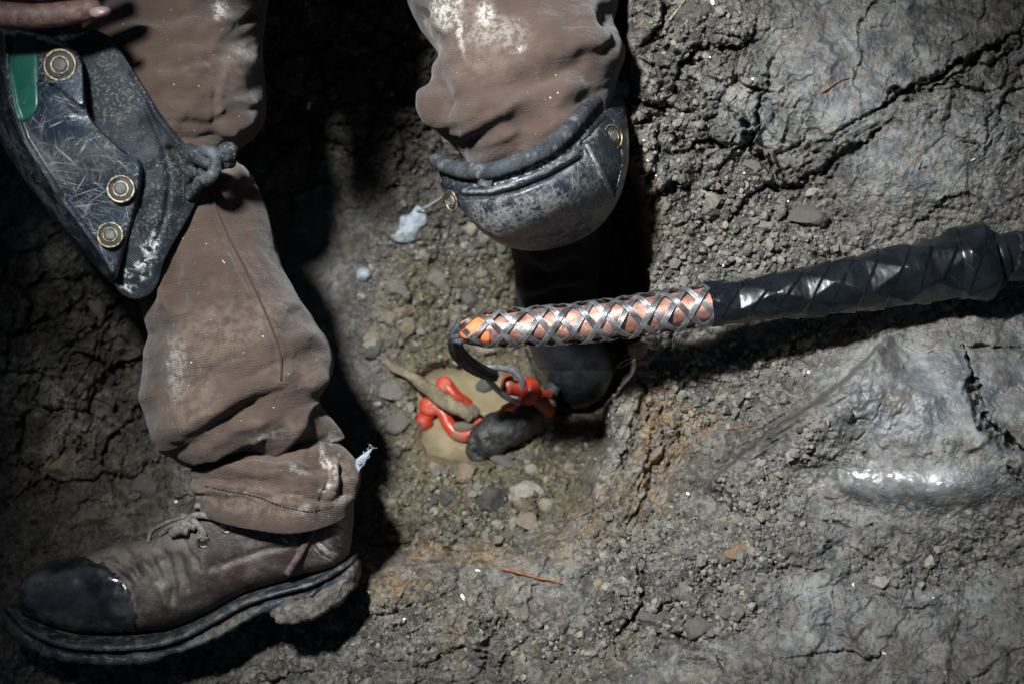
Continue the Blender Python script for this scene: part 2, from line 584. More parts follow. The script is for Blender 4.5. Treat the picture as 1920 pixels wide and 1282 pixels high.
CRACKS = [  # polyline, width px, depth m, kind
    ([(1910, 62), (1870, 85), (1849, 100), (1794, 120), (1764, 145), (1714, 165), (1664, 192), (1630, 218)], 12, .026, 'v'),
    ([(1784, 140), (1799, 160), (1844, 177), (1879, 170), (1894, 125), (1880, 90)], 6, .014, 'v'),
    ([(1861, 180), (1854, 225), (1844, 285)], 3.5, .008, 'v'), ([(1884, 190), (1900, 208), (1925, 225)], 4.5, .01, 'v'),
    ([(1650, 240), (1614, 272), (1569, 298), (1539, 322), (1495, 347), (1455, 357)], 11, .02, 'v'),
    ([(1650, 205), (1600, 225), (1560, 262), (1520, 272)], 5, .008, 'v'),
    ([(1200, 112), (1240, 130), (1290, 152), (1330, 182), (1375, 212), (1400, 240), (1415, 285), (1450, 322), (1480, 350)], 11, .022, 'v'),
    ([(1195, 100), (1240, 120), (1290, 142), (1340, 172), (1385, 202), (1420, 240), (1440, 290)], 26, .012, 's'),
    ([(1609, 45), (1614, 100), (1603, 150), (1614, 190)], 2.6, .006, 'v'), ([(1640, 0), (1625, 30), (1609, 45)], 3, .006, 'v'),
    ([(1200, 222), (1225, 228), (1240, 218), (1252, 232)], 8, .014, 'v'), ([(1265, 250), (1285, 265), (1310, 290), (1345, 300)], 8, .016, 'v'),
    ([(1275, 345), (1290, 352), (1312, 345)], 3.6, .008, 'v'), ([(1320, 378), (1330, 398), (1340, 408)], 3, .008, 'v'),
    ([(1806, 646), (1818, 690), (1829, 750), (1848, 795), (1887, 823), (1930, 850)], 13, .028, 'v'), ([(1690, 196), (1730, 178), (1775, 152), (1830, 118)], 9, .018, 'v'),
    ([(1802, 648), (1840, 651), (1880, 651), (1930, 654)], 4.5, .014, 'v'),
    ([(1483, 966), (1525, 969), (1568, 978), (1605, 989), (1650, 980)], 3.2, .009, 'v'),
    ([(1196, 1168), (1215, 1184), (1243, 1190), (1272, 1195), (1300, 1214), (1318, 1219)], 5, .014, 'v'), ([(1240, 1115), (1262, 1145), (1290, 1160), (1275, 1192)], 3, .008, 'v'),
    ([(1515, 862), (1568, 863), (1612, 876)], 3, .007, 'v'), ([(1885, 868), (1905, 892), (1930, 915)], 4, .01, 'v'), ([(1820, 1000), (1870, 1010), (1920, 985)], 3, .006, 'v'),
    ([(1320, 1215), (1350, 1230), (1365, 1262)], 4, .008, 'v'),
    ([(1668, 622), (1578, 712), (1500, 768), (1430, 812), (1366, 866), (1313, 914)], 34, -.046, 's'),
    ([(640, -10), (680, 28), (720, 58), (757, 72)], 7, .014, 'v'), ([(618, 95), (650, 117), (672, 116), (692, 150), (715, 185), (748, 206)], 6, .012, 'v'),
    ([(520, 200), (580, 225), (620, 268), (655, 300), (672, 290)], 7, .012, 'v'), ([(560, 235), (600, 245), (650, 232), (720, 228), (800, 262)], 8, .01, 'v'),
    ([(1165, 370), (1190, 410), (1203, 470), (1200, 540)], 7, .012, 'v'), ([(1150, 400), (1172, 440), (1182, 500), (1176, 560)], 7, .012, 'v'),
    ([(145, 800), (150, 850), (120, 890)], 6, .012, 'v'), ([(170, 560), (172, 590), (190, 600)], 10, .014, 'v'), ([(200, 860), (225, 800), (262, 760)], 12, .012, 'v'), ([(175, 850), (200, 790), (240, 745)], 9, .01, 'v'), ([(225, 880), (255, 830), (290, 800)], 10, .01, 'v'),
    ([(1190, 700), (1205, 730), (1195, 780), (1175, 830), (1170, 880)], 9, .012, 'v'), ([(1205, 740), (1225, 800), (1215, 870), (1190, 930)], 8, .012, 'v'), ([(1240, 760), (1245, 820), (1235, 880), (1205, 950), (1160, 1010)], 10, .014, 'v'),
    ([(1275, 800), (1265, 850), (1235, 905)], 6, .008, 'v'), ([(690, 1020), (780, 1018), (850, 1032), (900, 1040)], 7, .01, 'v'), ([(900, 1160), (915, 1200), (905, 1260)], 5, .007, 'v')]
RIDGES = [([(1530, 900), (1640, 904), (1740, 912), (1890, 916)], 38, .0115), ([(1225, 1265), (1270, 1225), (1330, 1222), (1360, 1260)], 18, .012), ([(1575, 780), (1600, 778)], 12, .008),
          ([(1250, 1080), (1290, 1050), (1380, 1030), (1420, 1015)], 16, .004)]

rimf, pitf = rbf(RIM), rbf(PIT)


def axis(lo, hi, step, far, n):
    mid = np.arange(lo, hi + step, step)
    g = step * np.cumsum(1.045 ** np.arange(1, n + 1))
    g = g * far / g[-1] if g[-1] > 0 else g
    g = np.maximum.accumulate(g)
    return np.r_[lo - g[::-1], mid, mid[-1] + g]


gx = axis(-10, 1930, 2.0, 620, 70)
gy = axis(-10, 1292, 2.0, 520, 60)
GX, GY = np.meshgrid(gx, gy)
x1, y1 = warp(GX, GY, 14, 60, 3)
x2, y2 = warp(GX, GY, 5, 14, 9)
d, sd, tt = poly_d(x1, y1, PITLINE)
ins = in_poly(x1, y1, PITPOLY)
sgn = np.where(ins, d, -d)
wd = np.interp(y1, [0, 600, 800, 950, 1050, 1300], [16, 16, 22, 70, 60, 60])
M = sstep(-.35, .65, sgn / wd)
Wr, Wp = rimf(x1, y1), pitf(x1, y1)
GW = Wr * (1 - M) + Wp * M
m_gravel = blobs(x1, y1, GRAVEL)
m_ochre = blobs(x1, y1, OCHRE) * np.clip(.75 + .7 * fbm(GX / 18, GY / 18, 4, 51), 0, 1.3)
m_slick = blobs(x1, y1, SLICK) * (1 - .8 * m_gravel)
m_pale = blobs(x1, y1, PALE) * np.clip(.7 + .9 * fbm(GX / 24, GY / 24, 4, 61), 0, 1.3)
m_gloss = blobs(x2, y2, GLOSS) * np.clip(.9 + .6 * fbm(GX / 10, GY / 10, 3, 71), 0, 1)
m_stri = blobs(x1, y1, STRI)
rough = 1 - .93 * np.clip(m_slick * 1.5, 0, 1)
cal = 1 - blobs(GX, GY, [(1690, 905, 200, 40, 3, .95)])
GW += cal * (.011 * fbm(GX / 120, GY / 120, 4, 11) + .006 * rough * fbm(GX / 40, GY / 40, 4, 12, .55) + .0042 * rough * fbm(GX / 13, GY / 13, 3, 13, .6)
       + .0035 * np.clip(6 * fbm(x1 / 90, y1 / 90, 4, 14), -.5, .5) + .0017 * (.3 + .7 * rough) * fbm(GX / 5.2, GY / 5.2, 2, 15))
# lumpy clods in the pit and the gravel
lump = np.maximum(.6 * m_gravel, .95 * M * sstep(640, 760, GX))
GW += lump * (.013 * np.abs(fbm(GX / 30, GY / 30, 3, 21)) + .003 * np.abs(vn2(GX / 8, GY / 8, 22)))
# broken angular blocks of stiff clay
BLOCKS = [(1320, 240, 170, 210, 35, 1), (1450, 330, 130, 60, -20, .9), (1230, 1140, 150, 90, -20, .8), (1400, 1060, 120, 90, 0, .3), (640, 150, 240, 230, 0, 1), (120, 680, 200, 280, 0, 1), (860, 1180, 260, 110, 0, .5), (1640, 1080, 260, 90, 0, .25), (1250, 40, 90, 80, 0, .8), (1850, 150, 160, 160, 0, .5), (1000, 980, 160, 60, 0, .5)]
m_blk = blobs(x1, y1, BLOCKS)
bx, by = warp(GX, GY, 22, 50, 101)
bx, by = warp(bx, by, 5, 9, 103)
for size_, am_, sd_ in ((88, .0115, 7), (36, .0055, 8), (15, .0022, 9)):
    f1, f2, r1, r2, r3, ox, oy = cells(bx * 1.0 + by * .35, by, size_, sd_)
    GW += m_blk * am_ * (r1 * .8 + (r2 * ox + r3 * oy) * 1.3 - .9 * np.exp(-((f2 - f1) / .09) ** 2))
# broad flat facets everywhere else
f1, f2, r1, r2, r3, ox, oy = cells(bx * .8 + by * .5, by, 150, 17)
GW += cal * (1 - m_blk) * (1 - .6 * m_gravel) * .006 * (r1 * .4 + r2 * ox + r3 * oy)
# shear streaks in the clay
for a, w_ in ((118, 0), (150, 1)):
    ca, sa = math.cos(math.radians(a)), math.sin(math.radians(a))
    al, ac = GX * ca + GY * sa, -GX * sa + GY * ca
    sel = np.where((GX > 1330) & (GY > 600) | (GX > 1500), 1, 0)
    sel = 1 - sel if w_ == 0 else sel
    GW += m_stri * sel * (.0062 * fbm(al / 130, ac / 13, 4, 31 + w_) + .0026 * fbm(al / 60, ac / 4, 2, 33 + w_))
x3, y3 = warp(x2 + 5 * np.sign(fbm(GX / 26, GY / 26, 2, 44)) * np.abs(fbm(GX / 26, GY / 26, 2, 44)) ** .5, y2, 2.5, 5, 45)
wn = np.clip(.75 + 1.1 * fbm(GX / 30, GY / 30, 3, 46), .25, 1.6)
for pts, wid, amp, kind in CRACKS:
    if kind == 's':
        GW += crease(x2, y2, pts, wid, amp, kind, .12)
    else:
        d_, s_, t_ = poly_d(x3, y3, pts, wid * 5)
        e_ = np.clip(np.minimum(t_, 1 - t_) * 6, .15, 1)
        GW -= amp * (1 - sstep(.45, 1.25, d_ / (wid * wn * e_)) ) * np.clip(.7 + .6 * vn2(GX / 9, GY / 9, 47), .3, 1)
        GW += .0016 * np.exp(-((d_ - 1.9 * wid) / (1.2 * wid)) ** 2) * s_
# fine random crazing on the slick plates
cz = np.abs(fbm(x1 / 70, y1 / 70, 3, 41))
GW -= .004 * np.exp(-(cz / .012) ** 2) * (fbm(GX / 90, GY / 90, 2, 42) > .1) * cal
for pts, wid, amp in RIDGES:
    GW += crease(GX, GY, pts, wid, amp, 'r', .2)
# basin of the puddle
PUD = np.array([(800, 700), (840, 690), (900, 688), (945, 700), (990, 720), (1010, 780), (960, 830), (905, 855), (850, 868), (805, 858), (785, 825), (795, 790), (775, 755), (780, 720)], float)
dp, _, _ = poly_d(x1, y1, np.vstack([PUD, PUD[:1]]), 120)
inp = in_poly(x1, y1, PUD)
PZ = tw(P(860, 770, -.245))[2]            # water level in world z


def plane_w(px, py, z):
    """height w at which the ray through a pixel meets world height z"""
    a = (CY - py) * S0 / D
    # z = v*FV.z + w*FW.z, v = a*(D-w)
    return (z - a * D * FV[2]) / (FW[2] - a * FV[2])


pw = plane_w(GX, GY, PZ)
bas = sstep(-26, 14, np.where(inp, dp, -dp))
jit = .006 * fbm(GX / 26, GY / 26, 4, 81) - .002
GW = np.where(bas > 0, GW * (1 - bas) + (pw + jit - .006 * (bas - .5) * 2) * bas, GW)

GP = P(GX, GY, GW)
ny, nx = GX.shape
V = GP.reshape(-1, 3)
F = grid_faces(ny, nx, False, True)
# the sheet carries on, level, far beyond the picture
loop = np.r_[np.arange(nx), (np.arange(1, ny) * nx + nx - 1), ((ny - 1) * nx + np.arange(nx - 2, -1, -1)), (np.arange(ny - 2, 0, -1) * nx)]
Wv = tw(V)
cen = Wv[loop].mean(0)
rings = [Wv[loop]]
z1 = -.06
for k, f in enumerate((1.04, 1.1, 1.2, 1.35, 1.6, 2.2, 4, 10, 30, 90)):
    r = cen + (Wv[loop] - cen) * f
    b = min(1, (k + 1) / 5)
    r[:, 2] = Wv[loop][:, 2] * (1 - b) + z1 * b + .01 * fbm(r[:, 0] * 9, r[:, 1] * 9, 3, 91)
    rings.append(r)
n0 = len(Wv); nl = len(loop)
allV = np.vstack([Wv] + rings[1:])
ids = [loop] + [n0 + k * nl + np.arange(nl) for k in range(len(rings) - 1)]
Fs = [F]
for a, b in zip(ids[:-1], ids[1:]):
    Fs.append(np.stack([a, np.roll(a, -1), np.roll(b, -1), b], -1)[:, ::-1])
pad = lambda m: np.r_[m.ravel(), np.zeros(nl * (len(rings) - 1))]

g = NT('clay_ground')
n1 = g.noise(9, 5, .6); n2 = g.noise(38, 6, .62); n3 = g.noise(160, 5, .65); n4 = g.noise(620, 3, .6); n5 = g.noise(23, 5, .7, dist=.6)
col = g.mix(g.ramp(n2, .36, .66), (.046, .043, .039), (.15, .137, .117))
col = g.mix(g.ramp(n5, .52, .72, 0, .6), col, (.105, .118, .13))
col = g.mix(g.ramp(n3, .5, .7, 0, .7), col, (.27, .245, .205))
col = g.mix(g.ramp(n3, .48, .3, 0, .75), col, (.026, .025, .024))
col = g.mix(g.op('MULTIPLY', g.attr('slick'), .65), col, g.mix(g.ramp(n2, .35, .68), (.105, .12, .14), (.28, .29, .30)))
col = g.mix(g.op('MULTIPLY', g.attr('pale'), g.ramp(n3, .3, .6, .3, .85)), col, (.36, .33, .275))
col = g.mix(g.op('MULTIPLY', g.attr('ochre'), g.ramp(n2, .3, .6, .5, 1.)), col, g.mix(g.ramp(n3, .4, .6), (.17, .095, .04), (.36, .235, .115)))
wv_ = g.n('ShaderNodeTexNoise'); wv_.inputs['Scale'].default_value = 60; g.put(wv_.inputs['Vector'], g.tc)
va = g.n('ShaderNodeVectorMath', operation='MULTIPLY_ADD'); g.put(va.inputs[0], wv_.outputs['Color']); va.inputs[1].default_value = (.006, .006, .006); g.put(va.inputs[2], g.tc)
for scl, lo_, hi_ in ((70, .3, .95), (210, .5, .9)):
    sepc = g.n('ShaderNodeSeparateColor')
    g.put(sepc.inputs[0], g.voro(scl, 'F1', 'Color', vec=va.outputs[0]))
    calm = g.op('SUBTRACT', 1., g.op('MULTIPLY', g.attr('slick'), .75))
    col = g.mix(g.op('MULTIPLY', calm, g.ramp(sepc.outputs[0], .55, 1, 0, .55)), col, (.03, .03, .031))
    col = g.mix(g.op('MULTIPLY', calm, g.ramp(sepc.outputs[1], .62, 1, 0, .6)), col, (.27, .25, .215))
    col = g.mix(g.ramp(sepc.outputs[2], .72, 1, 0, .4), col, (.13, .095, .06))
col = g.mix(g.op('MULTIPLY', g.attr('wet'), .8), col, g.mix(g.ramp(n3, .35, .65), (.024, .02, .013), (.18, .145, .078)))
col = g.mix(g.ramp(g.noise(900, 2, .5), .66, .75, 0, .75), col, (.42, .38, .32))
col = g.mix(g.ramp(g.voro(75), .1, .04, 0, 0.0), col, (.6, .6, .58))
flat_ = g.op('SUBTRACT', 1., g.op('MAXIMUM', g.op('MULTIPLY', g.attr('slick'), .7), g.op('MULTIPLY', g.attr('gloss'), .97)))
col = g.mix(g.op('MULTIPLY', g.attr('damp_shade'), g.ramp(n2, .32, .68, .9, .5)), col, g.mix(g.ramp(n3, .4, .65), (.024, .02, .016), (.072, .058, .042)))  # dark soil colour that also carries painted shade
col = g.mix(g.op('MULTIPLY', g.attr('mudrim'), g.ramp(n2, .3, .6, .35, .9)), col, (.17, .135, .08))
bm = g.bump(n4, .0014, flat_)
bm = g.bump(n3, .0045, flat_, bm)
bm = g.bump(g.voro(330), .0016, g.op('MULTIPLY', flat_, .6), bm)
ro = g.op('SUBTRACT', g.op('SUBTRACT', g.ramp(n3, .3, .7, .6, .95), g.op('MULTIPLY', g.attr('slick'), .46)), g.op('ADD', g.op('MULTIPLY', g.attr('gloss'), .33), g.op('ADD', g.op('MULTIPLY', g.attr('wet'), .2), g.op('MULTIPLY', g.attr('mudrim'), .25))))
m_ground = g.done(col, ro, bm, spec=g.op('ADD', .4, g.op('MULTIPLY', g.attr('gloss'), .6)))
m_damp_shade = np.clip(M * np.maximum(sstep(420, 280, x1), sstep(560, 420, y1) * sstep(900, 780, x1)) + blobs(x1, y1, [(650, 780, 90, 330, 0, .95), (560, 480, 110, 260, 0, .9), (250, 1250, 350, 60, 0, .5), (1900, 20, 340, 130, 0, .7), (1700, 90, 180, 90, 0, .4), (1740, 1250, 430, 140, 0, .85), (1480, 792, 220, 24, -33, .7), (1640, 985, 170, 26, 4, .4), (1920, 1000, 70, 300, 0, .4), (1480, 1200, 160, 90, 0, .4), (900, 1260, 300, 60, 0, .45), (1130, 480, 60, 200, 0, .9), (1120, 750, 80, 90, 0, 1), (1060, 825, 100, 36, -8, .95)]), 0, 1) * (1 - .95 * np.clip(m_pale, 0, 1))  # damp clay plus painted shade: back wall, leg and cable shadows, dim corners
m_wet_shade = np.clip(M * sstep(680, 780, GX) * sstep(1060, 940, GY) * sstep(420, 520, GY), 0, 1)
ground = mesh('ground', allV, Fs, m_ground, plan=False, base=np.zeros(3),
              attrs={'mudrim': pad(np.clip(sstep(60, 6, np.where(inp, 0, dp)) + 0, 0, 1)), 'damp_shade': pad(m_damp_shade), 'ochre': pad(m_ochre), 'slick': pad(m_slick), 'pale': pad(m_pale), 'gloss': pad(m_gloss), 'wet': pad(m_wet_shade)})
ground['kind'] = 'structure'
ground['label'] = 'dug grey-brown clay with a pit, cracks and loose crumbs'


def gw(px, py):
    """ground height under photo pixels"""
    px = np.asarray(px, float); py = np.asarray(py, float)
    i = np.clip(np.searchsorted(gx, px) - 1, 0, nx - 2); j = np.clip(np.searchsorted(gy, py) - 1, 0, ny - 2)
    fx = np.clip((px - gx[i]) / (gx[i + 1] - gx[i]), 0, 1); fy = np.clip((py - gy[j]) / (gy[j + 1] - gy[j]), 0, 1)
    return (GW[j, i] * (1 - fx) + GW[j, i + 1] * fx) * (1 - fy) + (GW[j + 1, i] * (1 - fx) + GW[j + 1, i + 1] * fx) * fy


def gfield(F_, px, py):
    i = np.clip(np.searchsorted(gx, px) - 1, 0, nx - 1); j = np.clip(np.searchsorted(gy, py) - 1, 0, ny - 1)
    return F_[j, i]


# puddle: a level sheet of muddy water; the clay rises through it at the edge
q = np.linspace(0, 1, 24)
po = spline(np.c_[PUD, np.zeros(len(PUD))], 120, True)
pc = po[:, :2].mean(0)
pr = pc + (po[:, :2] - pc) * 1.16
X = pc[0] + (pr[:, 0] - pc[0])[None] * q[1:, None]; Y = pc[1] + (pr[:, 1] - pc[1])[None] * q[1:, None]
pv = np.vstack([P(X, Y, plane_w(X, Y, PZ)).reshape(-1, 3), P([pc[0]], [pc[1]], [plane_w(pc[0], pc[1], PZ)])])
j = np.arange(120)
wt = NT('muddy_water')
wc = wt.mix(wt.ramp(wt.noise(24, 4), .35, .65), (.19, .15, .085), (.26, .21, .13))
wc = wt.mix(wt.ramp(wt.op('ADD', wt.attr('edge'), wt.op('MULTIPLY', wt.noise(70, 4), .3)), .72, 1.08, 0, .85), wc, (.075, .058, .034))
mw = wt.done(wc, .05, wt.bump(wt.noise(55, 3), .0012, .35), spec=.5)
pud = mesh('puddle', pv, [grid_faces(23, 120, True, True), np.stack([np.full(120, 23 * 120), (j + 1) % 120, j], -1)], mw, attrs={'edge': np.r_[np.repeat(q[1:], 120), 0]})
pud['kind'] = 'structure'
pud['label'] = 'small puddle of muddy tan water at the bottom of the pit'

# ------------------------------------------------------------------ stones and crumbs
def rock_template(sub, seed, flat=1.0, cuts=5):
    b = bmesh.new()
    bmesh.ops.create_icosphere(b, subdivisions=sub, radius=1)
    v = np.array([q.co[:] for q in b.verts]); f = np.array([[q.index for q in t.verts] for t in b.faces])
    b.free()
    r = np.random.default_rng(seed)
    for _ in range(cuts):
        nrm = r.normal(size=3); nrm /= np.linalg.norm(nrm)
        k = r.uniform(.45, .8)
        dd = v @ nrm
        v = v - np.clip(dd - k, 0, None)[:, None] * nrm * .92
    v = v * (1 + .18 * fbm3(v * 1.7 + seed, 3, seed)[:, None])
    v = v * r.uniform(.7, 1.15, 3)
    v[:, 2] *= flat
    return v, f


st = NT('crumb_stone')
sc_ = st.attr('tone')
c1 = st.mix(sc_, (.035, .034, .033), (.29, .265, .22))
c1 = st.mix(st.ramp(st.noise(260, 4, .6), .35, .7, 0, .6), c1, (.14, .125, .105))
c1 = st.mix(st.op('MULTIPLY', st.attr('rust'), .8), c1, (.27, .185, .085))
m_stone = st.done(c1, .85, st.bump(st.noise(700, 3, .6), .0012, .8), spec=.3)

tpl = [rock_template(1, 100 + i, .75) for i in range(10)]
NG = 19000
cxs = rng.uniform(660, 1925, NG * 6); cys = rng.uniform(-5, 1290, NG * 6)
pr_ = gfield(m_gravel, cxs, cys) ** 1.4 * .8 * (1 - .92 * gfield(m_stri, cxs, cys)) + .004 + .03 * gfield(M, cxs, cys)
cl = vn2(cxs / 40, cys / 40, 77) * .5 + .6
keep = (rng.uniform(size=len(cxs)) < pr_ * cl) & (gfield(m_gloss, cxs, cys) < .1) & ~in_poly(cxs, cys, PUD)
cxs, cys = cxs[keep][:NG], cys[keep][:NG]
gv = gfield(m_gravel, cxs, cys)
vs, fs, tone, rust = [], [], [], []
o = 0
for x, y, gg in zip(cxs, cys, gv):
    tv, tf = tpl[rng.integers(10)]
    size = min(.0078, .00125 * math.exp(rng.normal(.25, .56)) * (1.0 if gg > .25 else .75))
    a, b_, c_ = rng.uniform(0, 2 * math.pi), rng.normal(0, .5), rng.normal(0, .5)
    R = np.array(Matrix.Rotation(a, 3, 'Z') @ Matrix.Rotation(b_, 3, 'X') @ Matrix.Rotation(c_, 3, 'Y'))
    p0 = P(x, y, float(gw(x, y)) + size * .38)
    vs.append(tv @ R.T * size + p0); fs.append(tf + o); o += len(tv)
    tone.append(np.full(len(tv), rng.beta(1.1, 1.35))); rust.append(np.full(len(tv), rng.uniform(.3, .8) if rng.uniform() < .03 else 0.))
# larger clods of the pit floor
for x, y in zip(rng.uniform(690, 1110, 190), rng.uniform(430, 1040, 190)):
    if in_poly(np.array([x]), np.array([y]), PUD)[0] or float(gfield(M, x, y)) < .7:
        continue
    tv, tf = rock_template(2, int(rng.integers(1, 40)), .8)
    size = .0045 * math.exp(rng.normal(.1, .4))
    R = np.array(Matrix.Rotation(rng.uniform(0, 6.28), 3, 'Z') @ Matrix.Rotation(rng.normal(0, .4), 3, 'X'))
    tv = tv * (1 + .12 * fbm3(tv * 4 + x, 2, 5)[:, None])
    vs.append(tv @ R.T * size + P(x, y, float(gw(x, y)) - size * .05)); fs.append(tf + o); o += len(tv)
    tone.append(np.full(len(tv), rng.beta(2.5, 4.5))); rust.append(np.full(len(tv), rng.uniform(.1, .45)))
gr = mesh('gravel', np.vstack(vs), np.vstack(fs), m_stone, attrs={'tone': np.concatenate(tone), 'rust': np.concatenate(rust)}, smooth=False)
gr['kind'] = 'stuff'
gr['label'] = 'loose crumbs of dry clay and grit scattered over the ground'
gr['category'] = 'gravel'

STONES = [  # px, py, half size px (a, b), angle, tone, rust, label
    (985, 925, 34, 24, -8, 1.5, .1, 'pale rounded stone on the near slope of the pit beside a black clod'),
    (918, 945, 36, 36, 20, .02, 0, 'jagged black clod of clay against the pale rounded stone in the pit'),
    (990, 980, 28, 20, 15, .8, .35, 'tan stone just below the pale rounded stone in the pit'),
    (872, 888, 22, 18, 0, .8, .5, 'pinkish stone at the lower edge of the muddy puddle'),
    (945, 868, 30, 16, 10, .25, 0, 'dark grey flat stone under the taped black swivel'),
    (985, 858, 20, 12, 0, .35, 0, 'small dark stone beside the dark flat one under the taped swivel'),
    (845, 935, 26, 22, 40, .08, 0, 'dark clod between the boot and the jagged black clod'),
    (1228, 1158, 44, 26, 18, .33, 0, 'dark slab-like stone lying on the slope at the bottom of the picture'),
    (1312, 1178, 36, 22, -20, .4, 0, 'grey cracked stone next to the dark slab-like stone'),
    (1380, 1040, 42, 17, -22, 1.0, .75, 'pinkish brown elongated stone half buried in the lower clay slope'),
    (1512, 408, 40, 24, 0, .3, 0, 'smooth dark grey stone among crumbs above the taped cable'),
    (1528, 362, 22, 10, 10, 1.45, .15, 'cream coloured angular stone above the smooth dark grey stone'),
    (1430, 424, 20, 15, -10, .75, 0, 'light grey angular stone left of the smooth dark grey stone'),
    (1465, 395, 16, 18, 30, .65, .1, 'brown-grey stone between light grey and smooth dark stones'),
    (1333, 196, 15, 12, 0, .3, 0, 'small round dark stone in the cleft beside the kneeling leg'),
    (1292, 20, 26, 22, 0, .3, 0, 'cracked dark clod at the top edge beside the trouser leg'),
    (1326, 22, 16, 18, 0, .22, 0, 'dark clod right of the cracked clod at the top edge'),
    (1335, 388, 24, 26, 0, .95, 0, 'grey lump of clay with a crumbly whitish crust'),
    (1410, 312, 22, 14, 20, .4, 0, 'grey clod below the crack in the upper clay'),
    (700, 655, 22, 20, 0, .1, 0, 'dark blurred clod beside the muddy stick end'),
    (905, 655, 28, 18, 0, 1.1, .3, 'yellowish stone under the tip of the braided cable'),
    (880, 560, 26, 20, 20, .3, 0, 'grey clod on the pit floor above the orange cable tip'),
    (752, 585, 24, 18, 0, .7, .5, 'rusty brown clod on the pit floor left of the cable tip'),
    (855, 610, 14, 22, 0, .8, .1, 'pale clod touching the orange cable tip from the left'),
    (820, 530, 30, 22, 40, .7, .15, 'tan clod on the pit floor below the white fluff'),
    (740, 545, 26, 20, 0, .6, 0, 'grey-green clod near the small white tuft in the pit'),
    (735, 735, 30, 24, 0, .6, .1, 'tan clod beside the lower end of the muddy stick'),
    (745, 795, 26, 24, 20, .4, .1, 'brown clod left of the orange shackle pin'),
    (1560, 930, 16, 10, 0, .6, .1, 'small stone pressed in beneath the shiny clay streak'),
    (1590, 776, 15, 13, 0, .35, 0, 'round wet pebble shining on the grey clay plate'),
    (120, 868, 36, 30, -30, .9, .55, 'brown crumbling stone in the dark pit wall behind the boot'),
    (265, 912, 34, 24, 0, .08, 0, 'dark blue-grey stone behind the boot laces'),
    (178, 578, 26, 18, 60, .35, .1, 'dark angular stone below the knee pad corner'),
]
big = [rock_template(4, 300 + i, .7, 9) for i in range(8)]
sp = NT('loose_rock')
sc1 = sp.n('ShaderNodeObjectInfo').outputs['Color']
c1 = sp.mix(sp.ramp(sp.noise(120, 5, .65), .35, .68, 0, .45), sc1, (.07, .062, .052))
c1 = sp.mix(sp.ramp(sp.noise(400, 3, .6), .58, .75, 0, .35), c1, (.32, .28, .22))
m_rock = sp.done(c1, .8, sp.bump(sp.noise(420, 5, .65), .0025, .9), spec=.35)
for i, (x, y, a, b_, ang, tn, ru, lab) in enumerate(STONES):
    tv, tf = big[i % 8]
    ms = np.abs(tv[:, :2]).max(0)
    tz = min(a, b_) * S0 * .8
    w0 = float(np.median(gw(x + a * .7 * np.cos(np.arange(8) * .785), y + b_ * .7 * np.sin(np.arange(8) * .785))))
    k = S0 * (D - w0)
    v = tv.copy()
    v[:, 0] *= a * k / ms[0]; v[:, 1] *= b_ * k / ms[1]; v[:, 2] *= tz / np.abs(tv[:, 2]).max()
    v += (.0035 * fbm3(v * 110 + i * 9, 4, i)[:, None] + .0012 * np.abs(fbm3(v * 400, 2, i + 3))[:, None]) * tv
    c, s = math.cos(math.radians(-ang)), math.sin(math.radians(-ang))
    v[:, :2] = v[:, :2] @ np.array([[c, s], [-s, c]])
    v += P(x, y, w0 + tz * .08)
    o = mesh('stone' if tn > .28 else 'clod', v, tf, m_rock)
    base = np.array([.05, .047, .044]) * (1 - min(tn, 1)) + np.array([.2, .185, .155]) * tn
    base = base * (1 - ru) + np.array([.22, .125, .06]) * ru
    o.color = (*np.clip(base, .012, .42), 1)
    tag(o, lab, 'stone' if tn > .28 else 'clod')

# ------------------------------------------------------------------ materials of the worker and the cable
def cloth_mat(name, base, light, dark, period=.0014, dusty=(.22, .17, .135)):
    t = NT(name)
    x, y = t.attr('wu'), t.attr('wv')
    wv = t.n('ShaderNodeTexWave', wave_type='BANDS', bands_direction='Y', wave_profile='SIN')
    t.put(wv.inputs['Vector'], t.vec3(x, t.op('ADD', y, t.op('MULTIPLY', x, .22))))
    wv.inputs['Scale'].default_value = 2 * math.pi / 20 / period
    wv.inputs['Distortion'].default_value = 1.1
    wv.inputs['Detail'].default_value = 2
    wv.inputs['Detail Scale'].default_value = 4
    f = wv.outputs['Fac']
    c = t.mix(t.ramp(t.noise(14, 4, .6), .35, .68), dark, base)
    c = t.mix(t.ramp(t.noise(45, 5, .65), .5, .75, 0, .5), c, light)
    c = t.mix(t.op('MULTIPLY', f, .3), c, light)
    c = t.mix(t.op('MULTIPLY', t.attr('dust'), t.ramp(t.noise(120, 5, .7), .34, .64, 0, .75)), c, dusty)
    c = t.mix(t.op('MULTIPLY', t.attr('paint'), t.ramp(t.noise(210, 4, .7), .4, .58, .1, .95)), c, (.5, .47, .42))
    c = t.mix(t.ramp(t.noise(330, 2, .5), .735, .77, 0, .7), c, (.55, .52, .47))
    c = t.mix(t.ramp(t.noise(24, 5, .7), .6, .78, 0, .14), c, dusty)
    wr = t.noise(1., 5, .62, vec=t.vec3(t.op('MULTIPLY', x, 22.), t.op('MULTIPLY', y, 75.)), dist=.5)
    c = t.mix(t.op('MULTIPLY', t.attr('shin_shade'), .85), c, (.012, .008, .007))  # shade below the knee put into the cloth colour
    b = t.bump(wr, .0045, .5)
    b = t.bump(f, .0006, .6, b)
    b = t.bump(t.noise(60, 5, .6), .0016, .5, b)
    b = t.bump(t.noise(900, 2, .6), .0004, .5, b)
    return t.done(c, .92, b, spec=.2, Sheen_Weight=.15)


m_trouser = cloth_mat('brown_canvas', (.068, .044, .033), (.10, .068, .052), (.045, .029, .022))


def seam_mat():
    t = NT('seam_thread')
    return t.done(t.mix(t.noise(300, 3), (.014, .009, .007), (.04, .025, .018)), .9)


